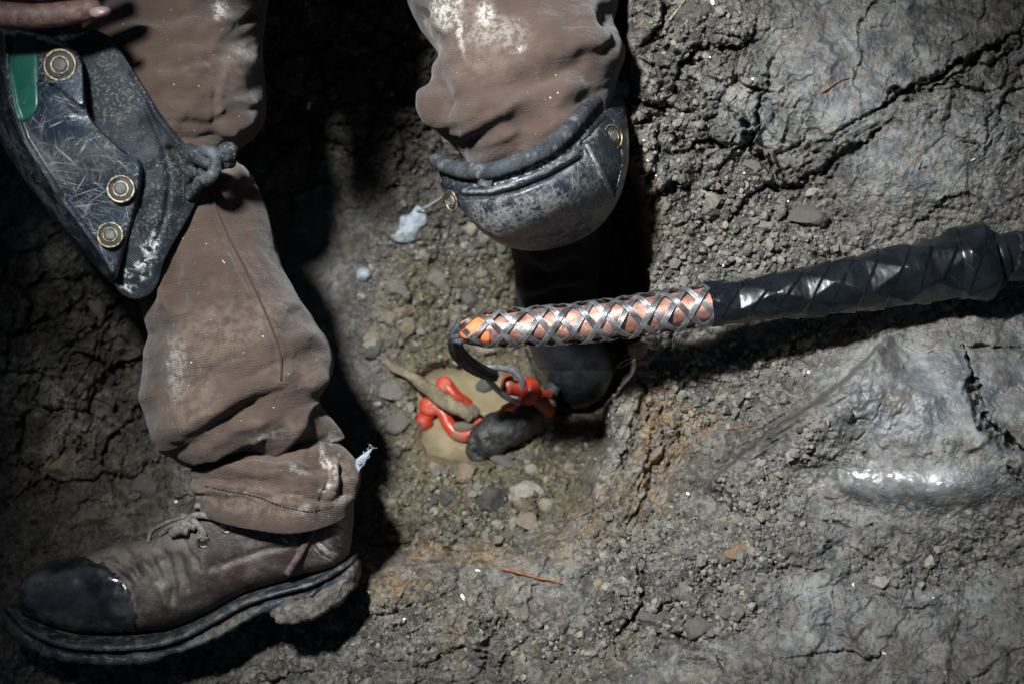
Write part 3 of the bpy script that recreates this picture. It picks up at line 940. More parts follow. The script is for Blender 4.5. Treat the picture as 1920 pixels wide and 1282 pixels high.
def pad_fabric():
    t = NT('navy_webbing')
    ck = t.n('ShaderNodeTexWave', wave_type='BANDS', bands_direction='DIAGONAL')
    t.put(ck.inputs['Vector'], t.tc)
    ck.inputs['Scale'].default_value = 210
    ck.inputs['Distortion'].default_value = .6
    c = t.mix(t.ramp(t.noise(30, 4), .35, .65), (.003, .005, .008), (.008, .013, .019))
    c = t.mix(t.op('MULTIPLY', ck.outputs['Fac'], .3), c, (.018, .026, .034))
    c = t.mix(t.ramp(t.noise(42, 6, .72), .56, .7, 0, .5), c, (.09, .083, .072))
    c = t.mix(t.op('MULTIPLY', t.ramp(t.noise(26, 4), .42, .6), t.ramp(t.noise(420, 4, .65), .5, .62, 0, .6)), c, (.13, .12, .10))
    c = t.mix(t.ramp(t.noise(300, 3, .6), .66, .73, 0, .7), c, (.3, .28, .25))
    c = t.mix(t.op('MULTIPLY', t.attr('paint'), t.ramp(t.noise(170, 4, .7), .46, .56)), c, (.6, .63, .66))
    b = t.bump(ck.outputs['Fac'], .0006, .6)
    b = t.bump(t.noise(120, 4, .6), .001, .6, b)
    return t.done(c, t.ramp(t.noise(50, 4), .3, .7, .55, .85), b, spec=.4)


def pad_shell(name, dust, base=(.0055, .009, .014)):
    """scuffed moulded plastic: long thin scratches at many angles and ground-in dust"""
    t = NT(name)
    c = t.mix(t.ramp(t.noise(22, 4), .35, .65), base, (base[0] * 2.3, base[1] * 2.3, base[2] * 2.3))
    scr = None
    for i, a in enumerate((.3, 1.2, 2.2, 2.8, .75, -.15)):
        n = t.ramp(t.scratch(a, (13, 620, 20), i * .7), .64, .7)
        gate = t.ramp(t.noise(34 + 7 * i, 3, .6), .45, .58)
        n = t.op('MULTIPLY', n, gate)
        scr = n if scr is None else t.op('MAXIMUM', scr, n)
    for i, a in enumerate((.1, .6, 1.0, 1.5, 1.9, 2.5)):
        n = t.op('MULTIPLY', t.ramp(t.scratch(a, (30, 1500, 40), 3 + i * .9), .62, .7, 0, .7), t.ramp(t.noise(26 + 9 * i, 3, .6), .42, .58))
        scr = t.op('MAXIMUM', scr, n)
    du = t.ramp(t.noise(58, 9, .8), .49 - dust * .05, .57 - dust * .05)
    du = t.op('MULTIPLY', du, t.op('MAXIMUM', t.attr('grey'), t.ramp(t.noise(13, 3, .5), .62, .75, 0, .6)))
    fine = t.ramp(t.noise(300, 5, .75), .4, .56, .25, 1)
    c = t.mix(t.op('MULTIPLY', t.op('MULTIPLY', du, fine), .3 + .55 * dust), c, (.27, .255, .24))
    c = t.mix(t.op('MULTIPLY', scr, .85), c, (.33, .33, .32))
    c = t.mix(t.op('MULTIPLY', t.attr('paint'), fine), c, (.3, .29, .275))
    c = t.mix(t.ramp(t.noise(260, 3, .6), .7, .76, 0, .7), c, (.34, .32, .28))
    b = t.bump(t.noise(150, 5, .6), .0009, .5)
    b = t.bump(scr, -.0004, .6, b)
    r = t.op('ADD', t.ramp(t.noise(40, 5, .6), .3, .7, .2, .42), t.op('MULTIPLY', du, .35))
    return t.done(c, r, b, spec=.5)


def metal(name, c1, c2, rough=.35, scale=300, met=1.):
    t = NT(name)
    c = t.mix(t.ramp(t.noise(scale, 4, .65), .38, .62), c1, c2)
    return t.done(c, t.ramp(t.noise(scale * .5, 3), .3, .7, rough, rough + .25), t.bump(t.noise(scale, 4), .0004, .5), met)


m_seam = seam_mat()
m_webbing = pad_fabric()
m_shell_a = pad_shell('scuffed_blue_black_plastic', .25)
m_shell_b = pad_shell('dust_ground_plastic', .95)
m_brass = metal('worn_brass', (.10, .08, .045), (.42, .36, .24), .42)
m_rivet_core = metal('dull_steel', (.05, .05, .048), (.12, .12, .115), .6, 300, .4)
m_rivet_dark = NT('rivet_dirt').done((.02, .018, .016), .7)


def plain(name, c1, c2, rough, scale=60, bump=.0008, spec=.4, dirt=None, dirt_amt=.5, lo=.5, hi=.7):
    t = NT(name)
    c = t.mix(t.ramp(t.noise(scale, 5, .6), .35, .65), c1, c2)
    if dirt:
        c = t.mix(t.ramp(t.noise(scale * 1.3, 6, .7), lo, hi, 0, dirt_amt), c, dirt)
        c = t.mix(t.ramp(t.noise(scale * 6, 3, .6), .66, .74, 0, dirt_amt), c, dirt)
    return t.done(c, t.ramp(t.noise(scale * .8, 3), .3, .7, rough, min(1, rough + .2)), t.bump(t.noise(scale * 3, 5, .6), bump, .7), spec=spec)


m_green = plain('green_badge_plastic', (.004, .055, .038), (.006, .075, .05), .3, 40, .0003, .5, (.2, .2, .16), .5, .66, .76)
m_strap = plain('grey_rubber_strap', (.02, .024, .03), (.045, .052, .06), .6, 90, .0015, .4, (.16, .15, .14), .5)
m_roll = plain('grey_padded_edge', (.016, .019, .023), (.036, .041, .047), .85, 90, .0014, .25, (.2, .19, .18), .55)


def leather():
    t = NT('muddy_brown_leather')
    c = t.mix(t.ramp(t.noise(20, 4), .35, .65), (.022, .014, .013), (.048, .029, .027))
    c = t.mix(t.ramp(t.noise(55, 6, .72), .45, .66, 0, .7), c, (.125, .11, .095))
    c = t.mix(t.op('MULTIPLY', t.attr('dust'), t.ramp(t.noise(80, 6, .7), .28, .6, .2, .9)), c, (.15, .13, .105))
    c = t.mix(t.op('MULTIPLY', t.attr('paint'), t.ramp(t.scratch(.8, (40, 300, 60)), .5, .62)), c, (.3, .28, .26))
    c = t.mix(t.ramp(t.noise(300, 3, .6), .68, .75, 0, .5), c, (.24, .22, .19))
    b = t.bump(t.noise(150, 5, .6), .0014, .6)
    b = t.bump(t.noise(600, 3, .6), .0005, .6, b)
    return t.done(c, t.ramp(t.noise(50, 4), .3, .7, .42, .75), b, spec=.45)


def toe_steel():
    t = NT('bare_toe_cap')
    c = t.mix(t.ramp(t.noise(40, 5, .65), .4, .66), (.006, .007, .009), (.02, .023, .028))
    c = t.mix(t.op('MULTIPLY', t.attr('dust'), t.ramp(t.noise(60, 6, .7), .35, .6, .1, .9)), c, (.10, .09, .075))
    c = t.mix(t.ramp(t.noise(120, 6, .7), .57, .7, 0, .4), c, (.09, .085, .075))
    b = t.bump(t.noise(55, 4, .6), .0014, .6)
    return t.done(c, t.ramp(t.noise(60, 4, .6), .3, .7, .16, .42), b, spec=.6)


def sole_mat():
    t = NT('muddy_rubber_sole')
    c = t.mix(t.ramp(t.noise(30, 4), .35, .65), (.012, .014, .018), (.03, .036, .045))
    mud = t.op('MAXIMUM', t.ramp(t.noise(45, 6, .7), .5, .68, 0, .7), t.op('MULTIPLY', t.attr('mud'), t.ramp(t.noise(70, 5, .7), .25, .55, .3, 1)))
    c = t.mix(mud, c, t.mix(t.ramp(t.noise(200, 4, .65), .35, .65), (.06, .052, .042), (.17, .15, .12)))
    b = t.bump(mud, .003, .7)
    b = t.bump(t.noise(260, 5, .6), .0012, .7, b)
    return t.done(c, t.ramp(mud, 0, 1, .4, .95), b, spec=.4)


m_leather, m_toe, m_sole = leather(), toe_steel(), sole_mat()
m_wet_shade = plain('shaded_black_leather', (.006, .006, .008), (.016, .016, .02), .3, 50, .0012, .5)  # boot leather darkened to paint in the shade of the pit
m_lace = plain('dusty_lace', (.09, .083, .074), (.2, .185, .16), .9, 200, .001, .2)
m_welt = plain('blue_black_welt', (.008, .010, .014), (.022, .028, .038), .45, 80, .0012, .45, (.13, .115, .09), .75, .46, .64)

# ------------------------------------------------------------------ the worker
PB = P(300, -560, -.2)
NRM = 'person'


def skin_t():
    t = NT('grimy_skin')
    c = t.mix(t.ramp(t.noise(70, 5, .65), .35, .65), (.075, .04, .032), (.15, .085, .066))
    c = t.mix(t.ramp(t.noise(180, 5, .7), .45, .62, 0, .75), c, (.035, .026, .022))
    b = t.bump(t.noise(330, 5, .65), .0014, .8)
    t.b.inputs['Subsurface Weight'].default_value = .08
    t.b.inputs['Subsurface Radius'].default_value = (.01, .004, .002)
    return t.done(c, .55, b, spec=.4)


m_skin = skin_t()
HW = .135                                   # height of the hand resting on the knee


def bodyverts():
    """one joint skeleton: legs inside the trousers, trunk, the arm reaching down to the knee and its five fingers"""
    Vs, Es, Rs = [], [], []

    def add(p, r, par=None):
        Vs.append(p); Rs.append(r)
        if par is not None:
            Es.append((par, len(Vs) - 1))
        return len(Vs) - 1
    pel = add(P(640, -620, -.2), .11)
    for pts in ([(400, -480, -.17, .07), (330, -100, -.06, .055), (290, 210, -.02, .042), (430, 560, 0., .038), (500, 850, -.01, .028), (450, 1050, -.03, .026), (200, 1115, -.03, .02)],
                [(960, -480, -.17, .07), (975, -100, -.06, .055), (1000, 250, -.02, .04), (1035, 420, -.14, .026), (1040, 560, -.205, .02), (1058, 640, -.232, .02), (1078, 720, -.25, .014)]):
        q = pel
        for x, y, w, r in pts:
            q = add(P(x, y, w), r, q)
    s1 = add(P(600, -760, -.02), .12, pel)
    s2 = add(P(560, -900, .12), .13, s1)
    nk = add(P(540, -1010, .24), .055, s2)
    q = add(P(880, -980, .14), .06, s2)          # added arm, unseen above the frame, placed to shade the pit's back wall
    for p_, r_ in (((-.14, .64, .32), .042), ((-.212, .36, .23), .026), ((-.215, .315, .215), .022)):
        q = add(np.array(p_), r_, q)
    pm2 = q
    for k in range(5):
        q = pm2
        for t_ in (.35, .7, 1.):
            du = (-.024, -.011, .002, .014, .024)[k]
            q = add(np.array((-.215 + du * (.6 + .5 * t_), .315 - (.045, .052, .053, .047, .02)[k] * t_, .222 - .01 * t_)), .0088 - .0012 * t_, q)
    sh = add(P(250, -980, .14), .06, s2)
    el = add(P(-420, -560, .15), .042, sh)
    wr = add(P(-330, -60, .15), .026, el)
    pm = add(P(-190, -35, HW + .01), .020, wr)
    # five fingers rooted in the palm; the lowest one shows along the top edge of the picture
    for pts in ([(-95, 12, .012), (-20, 26, .0105), (60, 32, .0098), (120, 27, .0094), (165, 19, .0088), (196, 17, .0078)],
                [(-90, -24, .012), (-10, -22, .0108), (75, -20, .010), (140, -24, .0094), (190, -30, .0088), (225, -36, .0076)],
                [(-90, -62, .012), (-5, -70, .0108), (70, -76, .010), (135, -82, .0094), (190, -90, .0084)],
                [(-100, -96, .0115), (-20, -112, .010), (40, -122, .009), (95, -130, .0082), (130, -136, .0074)],
                [(-150, 40, .012), (-110, 78, .0105), (-70, 96, .0098), (-40, 104, .0084)]):
        q = pm
        for i, (x, y, r) in enumerate(pts):
            q = add(P(x, y, HW + (0, .012, .010, .004, -.002, -.006)[min(i, 5)]), r, q)
    return Vs, Es, Rs


bv, be, br = bodyverts()
me = bpy.data.meshes.new('person')
pbase = tw(PB)
me.from_pydata([tuple(v) for v in (tw(np.array(bv)) - pbase)], be, [])
person = bpy.data.objects.new('person', me)
COL.objects.link(person)
person.location = pbase
ORG['person'] = pbase
me.materials.append(m_skin)
md = person.modifiers.new('skin', 'SKIN')
md.use_smooth_shade = True
for i, r in enumerate(br):
    me.skin_vertices[0].data[i].radius = (r, r)
    me.skin_vertices[0].data[i].use_root = i == 0
ss = person.modifiers.new('sub', 'SUBSURF')
ss.levels = ss.render_levels = 2
tag(person, 'worker in brown trousers, knee pads and muddy boots crouching with one hand on a knee', 'person')

# finger nail
nv, nf, *_ = star([(168, 20, HW + .0045), (180, 14, HW + .007), (200, 13, HW + .004), (208, 20, HW + .002), (202, 30, HW + .003), (184, 33, HW + .006), (171, 30, HW + .005)], (188, 23, HW + .0085), 10, 40, 2.5, .003)
m_nail = plain('dirty_nail', (.13, .085, .08), (.19, .13, .125), .35, 200, .0003, .5)
mesh('fingernail', nv, nf, m_nail, person)

# ---- trousers
FL = [  # left leg, photo px
    ([(290, 846), (345, 822), (380, 800), (440, 758), (530, 712)], 18, .010, 'k'), ([(272, 800), (330, 778), (400, 750), (470, 715)], 26, .008, 'r'),
    ([(318, 872), (370, 866), (411, 857), (462, 832), (545, 786)], 14, .008, 'k'), ([(330, 850), (400, 826), (470, 790), (560, 760)], 15, .012, 'r'),
    ([(480, 886), (505, 868), (546, 832), (562, 792), (578, 766), (620, 744)], 14, .008, 'k'), ([(290, 700), (360, 690), (430, 664), (500, 640)], 30, .003, 'k'), ([(520, 800), (560, 790), (600, 772)], 14, .008, 'r'),
    ([(387, 351), (415, 426), (462, 520), (500, 604), (520, 665), (521, 716)], 4.5, .0055, 'v'), ([(397, 351), (425, 426), (472, 518), (510, 602), (531, 665), (532, 716)], 5.5, .0036, 'r'),
    ([(317, 473), (330, 520), (340, 560), (352, 596)], 13, .011, 'v'), ([(300, 490), (310, 540), (318, 590)], 12, .006, 'r'), ([(292, 608), (340, 592), (400, 585)], 20, .006, 'r'),
    ([(440, 640), (470, 585), (478, 540)], 26, .007, 'v'), ([(380, 700), (440, 660), (480, 650)], 26, .006, 'r'), ([(530, 640), (555, 600), (560, 570)], 22, .007, 'v'), ([(548, 690), (590, 672), (615, 640)], 20, .008, 'v'),
    ([(560, 715), (590, 720), (618, 700)], 14, .007, 'r'), ([(400, 345), (440, 325), (475, 350)], 14, .006, 'r'), ([(405, 300), (440, 300)], 26, .012, 'v'),
    ([(393, 243), (400, 201), (405, 140), (393, 103), (380, 60)], 5, .006, 'v'), ([(405, 240), (410, 200), (415, 140), (402, 100)], 6, .003, 'r'),
    ([(392, 104), (430, 52), (470, 22), (510, -4)], 16, .008, 'k'), ([(320, 244), (350, 218), (390, 226), (440, 200)], 15, .005, 'k'), ([(300, 180), (340, 205), (385, 200)], 18, .006, 'r'), ([(230, 30), (300, 34), (370, 22)], 16, .007, 'v'),
    ([(430, 160), (460, 130), (485, 110)], 26, .009, 'r'), ([(400, 262), (440, 240), (480, 200)], 20, .008, 'r'), ([(270, 120), (330, 125), (390, 120)], 22, .004, 'v')]
FR = [
    ([(752, -20), (770, 25), (791, 55), (812, 90), (826, 116)], 6, .010, 'v'), ([(785, 8), (806, 66), (824, 100)], 12, .010, 'v'), ([(806, 129), (822, 160), (838, 191), (873, 205)], 16, .014, 'v'),
    ([(826, 244), (872, 258), (908, 243), (943, 219), (1000, 190)], 18, .008, 'k'), ([(840, 215), (880, 218), (920, 200)], 18, .008, 'r'), ([(866, 292), (905, 280), (950, 262), (1000, 236)], 16, .005, 'k'), ([(870, 300), (905, 300), (940, 262), (985, 250)], 18, .008, 'r'),
    ([(1050, 92), (1090, 101), (1118, 98), (1160, 74)], 14, .007, 'k'), ([(900, 190), (1000, 150), (1090, 122), (1160, 110)], 28, .004, 'k'), ([(1080, 120), (1130, 112), (1172, 90)], 16, .008, 'r'), ([(919, 190), (1013, 146), (1090, 122), (1150, 118)], 20, .007, 'v'), ([(930, 215), (1013, 180), (1110, 140)], 26, .007, 'r'), ([(1130, 60), (1140, 30), (1150, 0)], 18, .007, 'v'),
    ([(940, 255), (1000, 215), (1060, 160)], 24, .006, 'v'), ([(960, 500), (1030, 520), (1110, 485)], 14, .014, 'v'), ([(975, 560), (1040, 550), (1110, 530)], 12, .014, 'v'), ([(820, 240), (806, 200), (815, 165)], 14, .006, 'r')]
FC = [([(366, 884), (440, 892), (520, 896), (590, 880), (640, 845)], 11, .005, 'k'), ([(372, 912), (440, 916), (530, 930), (600, 925)], 10, .0026, 'k'), ([(610, 830), (618, 875), (608, 930), (594, 975)], 4, .005, 'v'), ([(380, 938), (450, 935), (520, 958), (570, 968)], 3, .0022, 'v'),
      ([(560, 880), (600, 862), (625, 840)], 14, .007, 'v'), ([(470, 900), (540, 895), (600, 915)], 12, .005, 'r'), ([(640, 850), (650, 900), (640, 950)], 10, .007, 'v'), ([(425, 920), (470, 925), (560, 950)], 12, .003, 'r'), ([(385, 890), (420, 880), (480, 890)], 12, .004, 'r')]


def cloth(G, s, folds, seed, amp=.0035, fold=None):
    px, py = pix(G)
    nr = grid_normals(G)
    if (nr[..., 2] * np.clip(s, 0, 1)).sum() < 0:
        nr = -nr
    wx, wy = warp(px, py, 7, 40, seed)
    h = np.zeros(px.shape)
    for pts, wid, a, kind in folds:
        h += crease(wx, wy, pts, wid * (1 if kind == 'k' else 1.1), a * (1 if kind == 'k' else .6), kind, .3)
        if kind == 'v' and wid > 8:          # the cloth piles up on both sides of a fold
            d, _, t = poly_d(wx, wy, pts, wid * 5)
            h += .34 * a * np.exp(-((d - 2.1 * wid) / (1.1 * wid)) ** 2) * sstep(0, .3, t) * sstep(0, .3, 1 - t)
    for dx, dy, la, lc, am, cx, cy, rx, ry in fold or ():
        n_ = math.hypot(dx, dy)
        al, ac = (wx * dx + wy * dy) / n_, (-wx * dy + wy * dx) / n_
        m_ = np.exp(-(((px - cx) / rx) ** 2 + ((py - cy) / ry) ** 2) ** 2)
        fb = fbm(al / la, ac / lc, 2, seed + 11)
        h += m_ * am * (.4 * (2.4 * np.abs(fb) - .45) + .45 * (.4 - 2.2 * np.abs(fbm(al / la, ac / lc * .8, 2, seed + 23))))
    h *= np.clip(s * 3, 0, 1)
    h += amp * fbm3(G * 26 + seed, 3, seed)
    return G + nr * h[..., None]


def uv_attrs(G):
    du = np.linalg.norm(np.diff(G, axis=1, append=G[:, :1]), axis=-1)
    dv = np.linalg.norm(np.diff(G, axis=0, prepend=G[:1]), axis=-1)
    return np.cumsum(du.mean(0))[None] * np.ones((len(G), 1)), np.cumsum(dv.mean(1))[:, None] * np.ones((1, G.shape[1]))


LEG_A = [(150, -620, 560, -620, -.2, .09), (180, -300, 530, -300, -.13, .085), (190, -100, 506, -100, -.065, .08), (180, 0, 500, 0, -.04, .078), (165, 80, 490, 95, -.02, .075), (150, 170, 495, 190, -.01, .07), (155, 240, 476, 240, -.008, .066),
         (180, 300, 438, 286, -.005, .058), (205, 375, 476, 335, 0, .056), (240, 465, 506, 430, 0, .056), (265, 555, 538, 520, 0, .058), (285, 625, 585, 600, 0, .062), (269, 705, 619, 660, 0, .064), (271, 770, 620, 705, 0, .062),
         (300, 835, 597, 748, -.002, .058), (345, 868, 622, 786, -.008, .05), (385, 884, 646, 822, -.016, .036)]
LEG_B = [(740, -620, 1180, -620, -.2, .095), (742, -300, 1175, -300, -.13, .09), (745, -100, 1168, -100, -.07, .088), (760, 0, 1160, -5, -.035, .086), (795, 68, 1152, 50, -.018, .084), (818, 105, 1165, 82, -.01, .082), (806, 140, 1173, 105, -.006, .08), (795, 195, 1160, 150, -.002, .078), (806, 232, 1150, 200, 0, .076),
         (845, 268, 1140, 250, 0, .074), (872, 300, 1130, 290, -.005, .07), (900, 345, 1120, 340, -.03, .066), (940, 400, 1125, 390, -.11, .06), (958, 470, 1122, 460, -.165, .05), (972, 560, 1120, 545, -.195, .045), (985, 600, 1118, 590, -.205, .04)]
CUFF = [(385, 842, 590, 790, -.014, .03, 0), (366, 868, 645, 838, -.01, .044, 6), (366, 888, 672, 880, -.008, .05, 14), (372, 908, 671, 915, -.006, .052, 26), (374, 920, 664, 940, -.006, .052, 36), (376, 926, 658, 951, -.006, .050, 40), (384, 920, 650, 945, -.008, .044, 34), (400, 900, 640, 925, -.01, .036, 20)]
GA, ca_, sa_ = loft(LEG_A, 420, 240, 2.2)
GA = cloth(GA, sa_, FL, 3, .004, [(1, -.42, 170, 44, .008, 450, 800, 240, 130), (1, -.3, 240, 90, .006, 430, 620, 200, 140), (.5, 1, 300, 70, .005, 400, 450, 150, 150), (1, -.15, 150, 46, .007, 400, 200, 150, 160), (1, -.5, 120, 40, .006, 400, 30, 200, 110)])
GB, cb_, sb_ = loft(LEG_B, 300, 240, 2.3)
GB = cloth(GB, sb_, FR, 5, .004, [(1, -.42, 200, 56, .008, 960, 200, 220, 120), (.3, 1, 220, 80, .005, 960, 20, 220, 120)])
GC, cc_, sc2 = loft(CUFF, 130, 240, 2.3)
GC = cloth(GC, sc2, FC, 7, .0026, [(1, .16, 130, 24, .0055, 500, 905, 240, 60), (.2, 1, 80, 30, .004, 640, 900, 50, 70)])
PEL = [(250, -640, 1100, -640, -.2, .13), (300, -760, 1000, -760, -.12, .14), (320, -860, 960, -860, -.03, .14), (330, -960, 940, -960, .08, .14)]
GD, _, sd2 = loft([(160, -520, 1160, -520, -.2, .06)] + PEL, 40, 60, 2.4)
parts, at = [], {'wu': [], 'wv': [], 'dust': [], 'paint': [], 'shin_shade': []}
PAINT = [(838, 14, 30, 40, 10, .75), (862, 55, 5, 50, -6, .8), (908, 30, 16, 26, 8, .95), (972, 96, 14, 8, 0, .6), (415, 20, 16, 18, 0, .7), (465, 105, 30, 14, 25, .5), (610, 855, 8, 26, -18, .9), (570, 955, 14, 10, 0, .5), (612, 912, 16, 7, -30, .8), (630, 880, 6, 20, 0, .6), (640, 935, 12, 8, 0, .4),
         (330, 690, 20, 60, 0, .3), (500, 815, 30, 6, -20, .5), (930, 60, 60, 30, 0, .3), (560, 880, 20, 8, 20, .5), (625, 820, 10, 14, 0, .5), (810, 60, 6, 40, -25, .3)]
DUST = [(420, 620, 130, 60, -20, .4), (360, 740, 60, 90, 0, .4), (480, 940, 150, 34, 8, .6), (640, 900, 34, 70, 0, .7), (560, 700, 60, 40, 0, .3), (900, 90, 70, 60, 0, .35), (870, 20, 60, 40, 0, .5), (450, 130, 40, 60, 0, .35), (540, 830, 80, 40, -20, .4)]
for G in (GA, GB, GC, GD):
    V_, t_ = caps(G)
    parts.append((V_, [grid_faces(len(G), G.shape[1], True, False), t_]))
    u_, v_ = uv_attrs(G)
    px, py = pix(G)
    for k, a in (('wu', u_), ('wv', v_), ('dust', blobs(px, py, DUST)), ('paint', blobs(*warp(px, py, 8, 16, 4), PAINT)), ('shin_shade', sstep(420, 470, py) * (px > 900))):  # the last mask paints shade onto the right shin
        at[k].append(np.r_[a.ravel(), 0, 0])
V_, F_ = join(parts)
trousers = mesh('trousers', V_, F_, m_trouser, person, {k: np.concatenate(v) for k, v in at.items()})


def top_w(G, s, px, py):
    """height of the front of a lofted piece under given pixels"""
    gx_, gy_ = pix(G)
    f = s.ravel() > -.2
    x, y, w = gx_.ravel()[f], gy_.ravel()[f], G[..., 2].ravel()[f]
    out = []
    for a, b in zip(np.atleast_1d(px), np.atleast_1d(py)):
        d2 = (x - a) ** 2 + (y - b) ** 2
        k = np.argsort(d2)[:6]
        out.append(w[k].max())
    return np.array(out)


# dark stitching along the outer seam and hem
sp_ = spline(np.c_[np.array([(392, 351), (420, 426), (467, 520), (505, 604), (526, 665), (527, 712)], float), np.zeros(6)], 60)
seam = tube_part(P(sp_[:, 0], sp_[:, 1], top_w(GA, sa_, sp_[:, 0], sp_[:, 1]) + .0002), .0009, 6)
mesh('seam', *seam, m_seam, trousers)
hs = spline(np.c_[np.array([(385, 925), (430, 934), (480, 944), (530, 962), (575, 972), (600, 968)], float), np.zeros(6)], 90)
hw = top_w(GC, sc2, hs[:, 0], hs[:, 1] - 14)
st_ = []
for i in range(0, 88, 3):
    st_.append(tube_part(P(hs[i:i + 3, 0], hs[i:i + 3, 1] - 14, hw[i:i + 3] + .0004), .0006, 5))
mesh('hem_stitching', *join(st_), m_seam, trousers)

# a plain dark jacket on the trunk, outside the picture
GJ, _, _ = loft([(300, -900, 960, -900, .02, .15), (310, -980, 950, -980, .1, .155), (330, -1090, 930, -1090, .2, .15), (450, -1150, 800, -1150, .27, .09)], 40, 60, 2.4)
GS = tube(spline(np.c_[P([380, 250, -100, -420], [-1010, -980, -800, -560], [.16, .15, .15, .15])], 40), np.linspace(.075, .058, 40), 24)
GS2 = tube(spline(np.c_[P([-420, -400, -360], [-560, -350, -130], [.15, .15, .15])], 30), np.linspace(.058, .042, 30), 24)
jp = []
GS3 = tube(spline(np.array([P(880, -980, .16), (-.14, .64, .32), (-.195, .46, .27), (-.213, .335, .225)]), 50), np.linspace(.08, .05, 50), 24)  # sleeve of the added unseen arm that shades the back wall
for G in (GJ, GS, GS2, GS3):
    G = G + grid_normals(G) * (.006 * fbm3(G * 16, 3, 5))[..., None]
    V_, t_ = caps(G)
    jp.append((V_, [grid_faces(len(G), G.shape[1], True, False), t_]))
m_jacket = plain('dark_work_jacket', (.02, .022, .026), (.04, .042, .048), .9, 40, .002, .2)
mesh('jacket', *join(jp), m_jacket, person)

# ---- knee pads
def rivet(px, py, w, r, parent, tilt=(0, 0)):
    """eyelet: two raised rings round a dull core, on a plate normal tilted by (du, dv)"""
    c = P(px, py, w)
    n = np.array([tilt[0], tilt[1], 1.]); n /= np.linalg.norm(n)
    a = np.cross([0, 1., 0], n); a /= np.linalg.norm(a); b = np.cross(n, a)
    th = np.linspace(0, 2 * math.pi, 48, endpoint=False)
    ring = lambda R, h: c + R * (np.cos(th)[:, None] * a + np.sin(th)[:, None] * b) + n * h

    def torus(R, rr, h):
        G = tube(ring(R, h), rr, 10, closed=True)
        i = np.arange(48)[:, None]; j = np.arange(10)[None]
        i2, j2 = (i + 1) % 48, (j + 1) % 10
        return G.reshape(-1, 3), np.stack([i * 10 + j, i * 10 + j2, i2 * 10 + j2, i2 * 10 + j], -1).reshape(-1, 4)
    o = mesh('rivet', *join([torus(r, r * .10, .0006), torus(r * .56, r * .075, .0009)]), m_brass, parent)
    prof = [(r * .98, .0), (r * .95, .0006), (r * .6, .0004), (.0, .0003)]
    G = np.stack([ring(max(R, 1e-5), h) for R, h in prof])
    mesh('rivet_washer', G.reshape(-1, 3), grid_faces(4, 48), m_rivet_dark, o)
    prof = [(r * .5, .0002), (r * .44, .0016), (r * .3, .0019), (0, .0017)]
    G = np.stack([ring(max(R, 1e-5), h) for R, h in prof])
    mesh('rivet_core', G.reshape(-1, 3), grid_faces(4, 48), m_rivet_core, o)


def mesh_star(name, S, mat, parent, **at):
    V_, F_, X_, Y_, T_ = S
    return mesh(name, V_, F_, mat, parent, {k: f(X_, Y_) for k, f in at.items()})


RIDGE = [(-60, -20), (10, 60), (12, 130), (24, 200), (45, 262), (80, 318), (112, 368), (150, 418), (185, 468), (222, 520)]


def shell_w(X, Y, T, W):
    d, s, t = poly_d(X, Y, RIDGE)
    inner = .121 - .00011 * np.hypot(X - 130, Y - 220) ** 1.0
    side = -s                                  # + towards the leg
    fall = np.where(side > 0, 0, d)
    w = inner - .0012 * np.clip(fall - 3, 0, None) + .0035 * np.exp(-((d - 2) / 5.) ** 2)
    # moulded tab under the first rivet
    tab = in_poly(X, Y, [(70, 70), (125, 88), (152, 108), (156, 200), (138, 188), (98, 158), (70, 150)])
    w = w + tab * .0035
    w = w - .004 * np.exp(-(poly_d(X, Y, [(98, 160), (120, 182), (142, 204), (156, 208)])[0] / 5) ** 2)
    return w - .012 * np.clip((T - .93) / .07, 0, 1) ** 2


pad_a = mesh_star('knee_pad', star([(-60, 20, .06), (0, 42, .08), (60, 44, .088), (140, 50, .09), (200, 66, .088), (235, 110, .088), (262, 155, .088), (300, 212, .085), (340, 262, .078), (372, 288, .068), (384, 318, .062), (380, 352, .062), (358, 400, .064), (330, 448, .066), (308, 490, .066), (296, 532, .064), (276, 556, .062), (250, 561, .062), (226, 550, .062), (208, 525, .06), (140, 440, .06), (40, 300, .06), (-60, 160, .05)],
                        (190, 270, .094), 60, 220, 2.6, .05, disp=lambda X, Y, T: .003 * fbm(X / 40, Y / 40, 3, 5) + crease(X, Y, [(262, 170), (300, 260), (320, 330), (312, 400), (280, 490)], 5, .003, 'v') + crease(X, Y, [(310, 270), (345, 310), (375, 322)], 9, .007, 'v') + crease(X, Y, [(352, 350), (368, 335), (380, 326)], 6, .006, 'v')
                        + crease(X, Y, [(240, 120), (300, 225), (352, 290)], 7, .005, 'r')),
                 m_webbing, person, paint=lambda X, Y: blobs(*warp(X, Y, 8, 14, 8), [(278, 462, 14, 12, 0, 1), (292, 448, 8, 16, 0, .9), (270, 492, 26, 8, -15, .9), (240, 540, 16, 8, 20, 1), (268, 515, 10, 8, 0, .8), (235, 512, 10, 6, 0, .8)]))
shell_a = mesh_star('hard_shell', star([(-70, 60, .1), (0, 52, .1), (60, 60, .1), (112, 74, .1), (150, 102, .1), (158, 160, .1), (163, 205, .1), (182, 236, .1), (210, 264, .1), (240, 290, .1), (266, 304, .1), (266, 350, .1), (254, 410, .1), (240, 460, .1), (228, 500, .1), (215, 526, .1), (198, 522, .1), (150, 468, .1), (96, 405, .1), (44, 335, .1), (-10, 250, .1), (-70, 150, .1)],
                        (130, 270, .112), 80, 260, 2, .02, wfun=lambda X, Y, T, W: shell_w(X, Y, T, W)), m_shell_a, pad_a, grey=lambda X, Y: blobs(X, Y, [(60, 330, 26, 160, -35, .7), (200, 520, 40, 20, 0, .6)]),
                   paint=lambda X, Y: .5 * blobs(X, Y, [(90, 300, 60, 10, 55, .5), (150, 300, 60, 40, 0, .25)]))
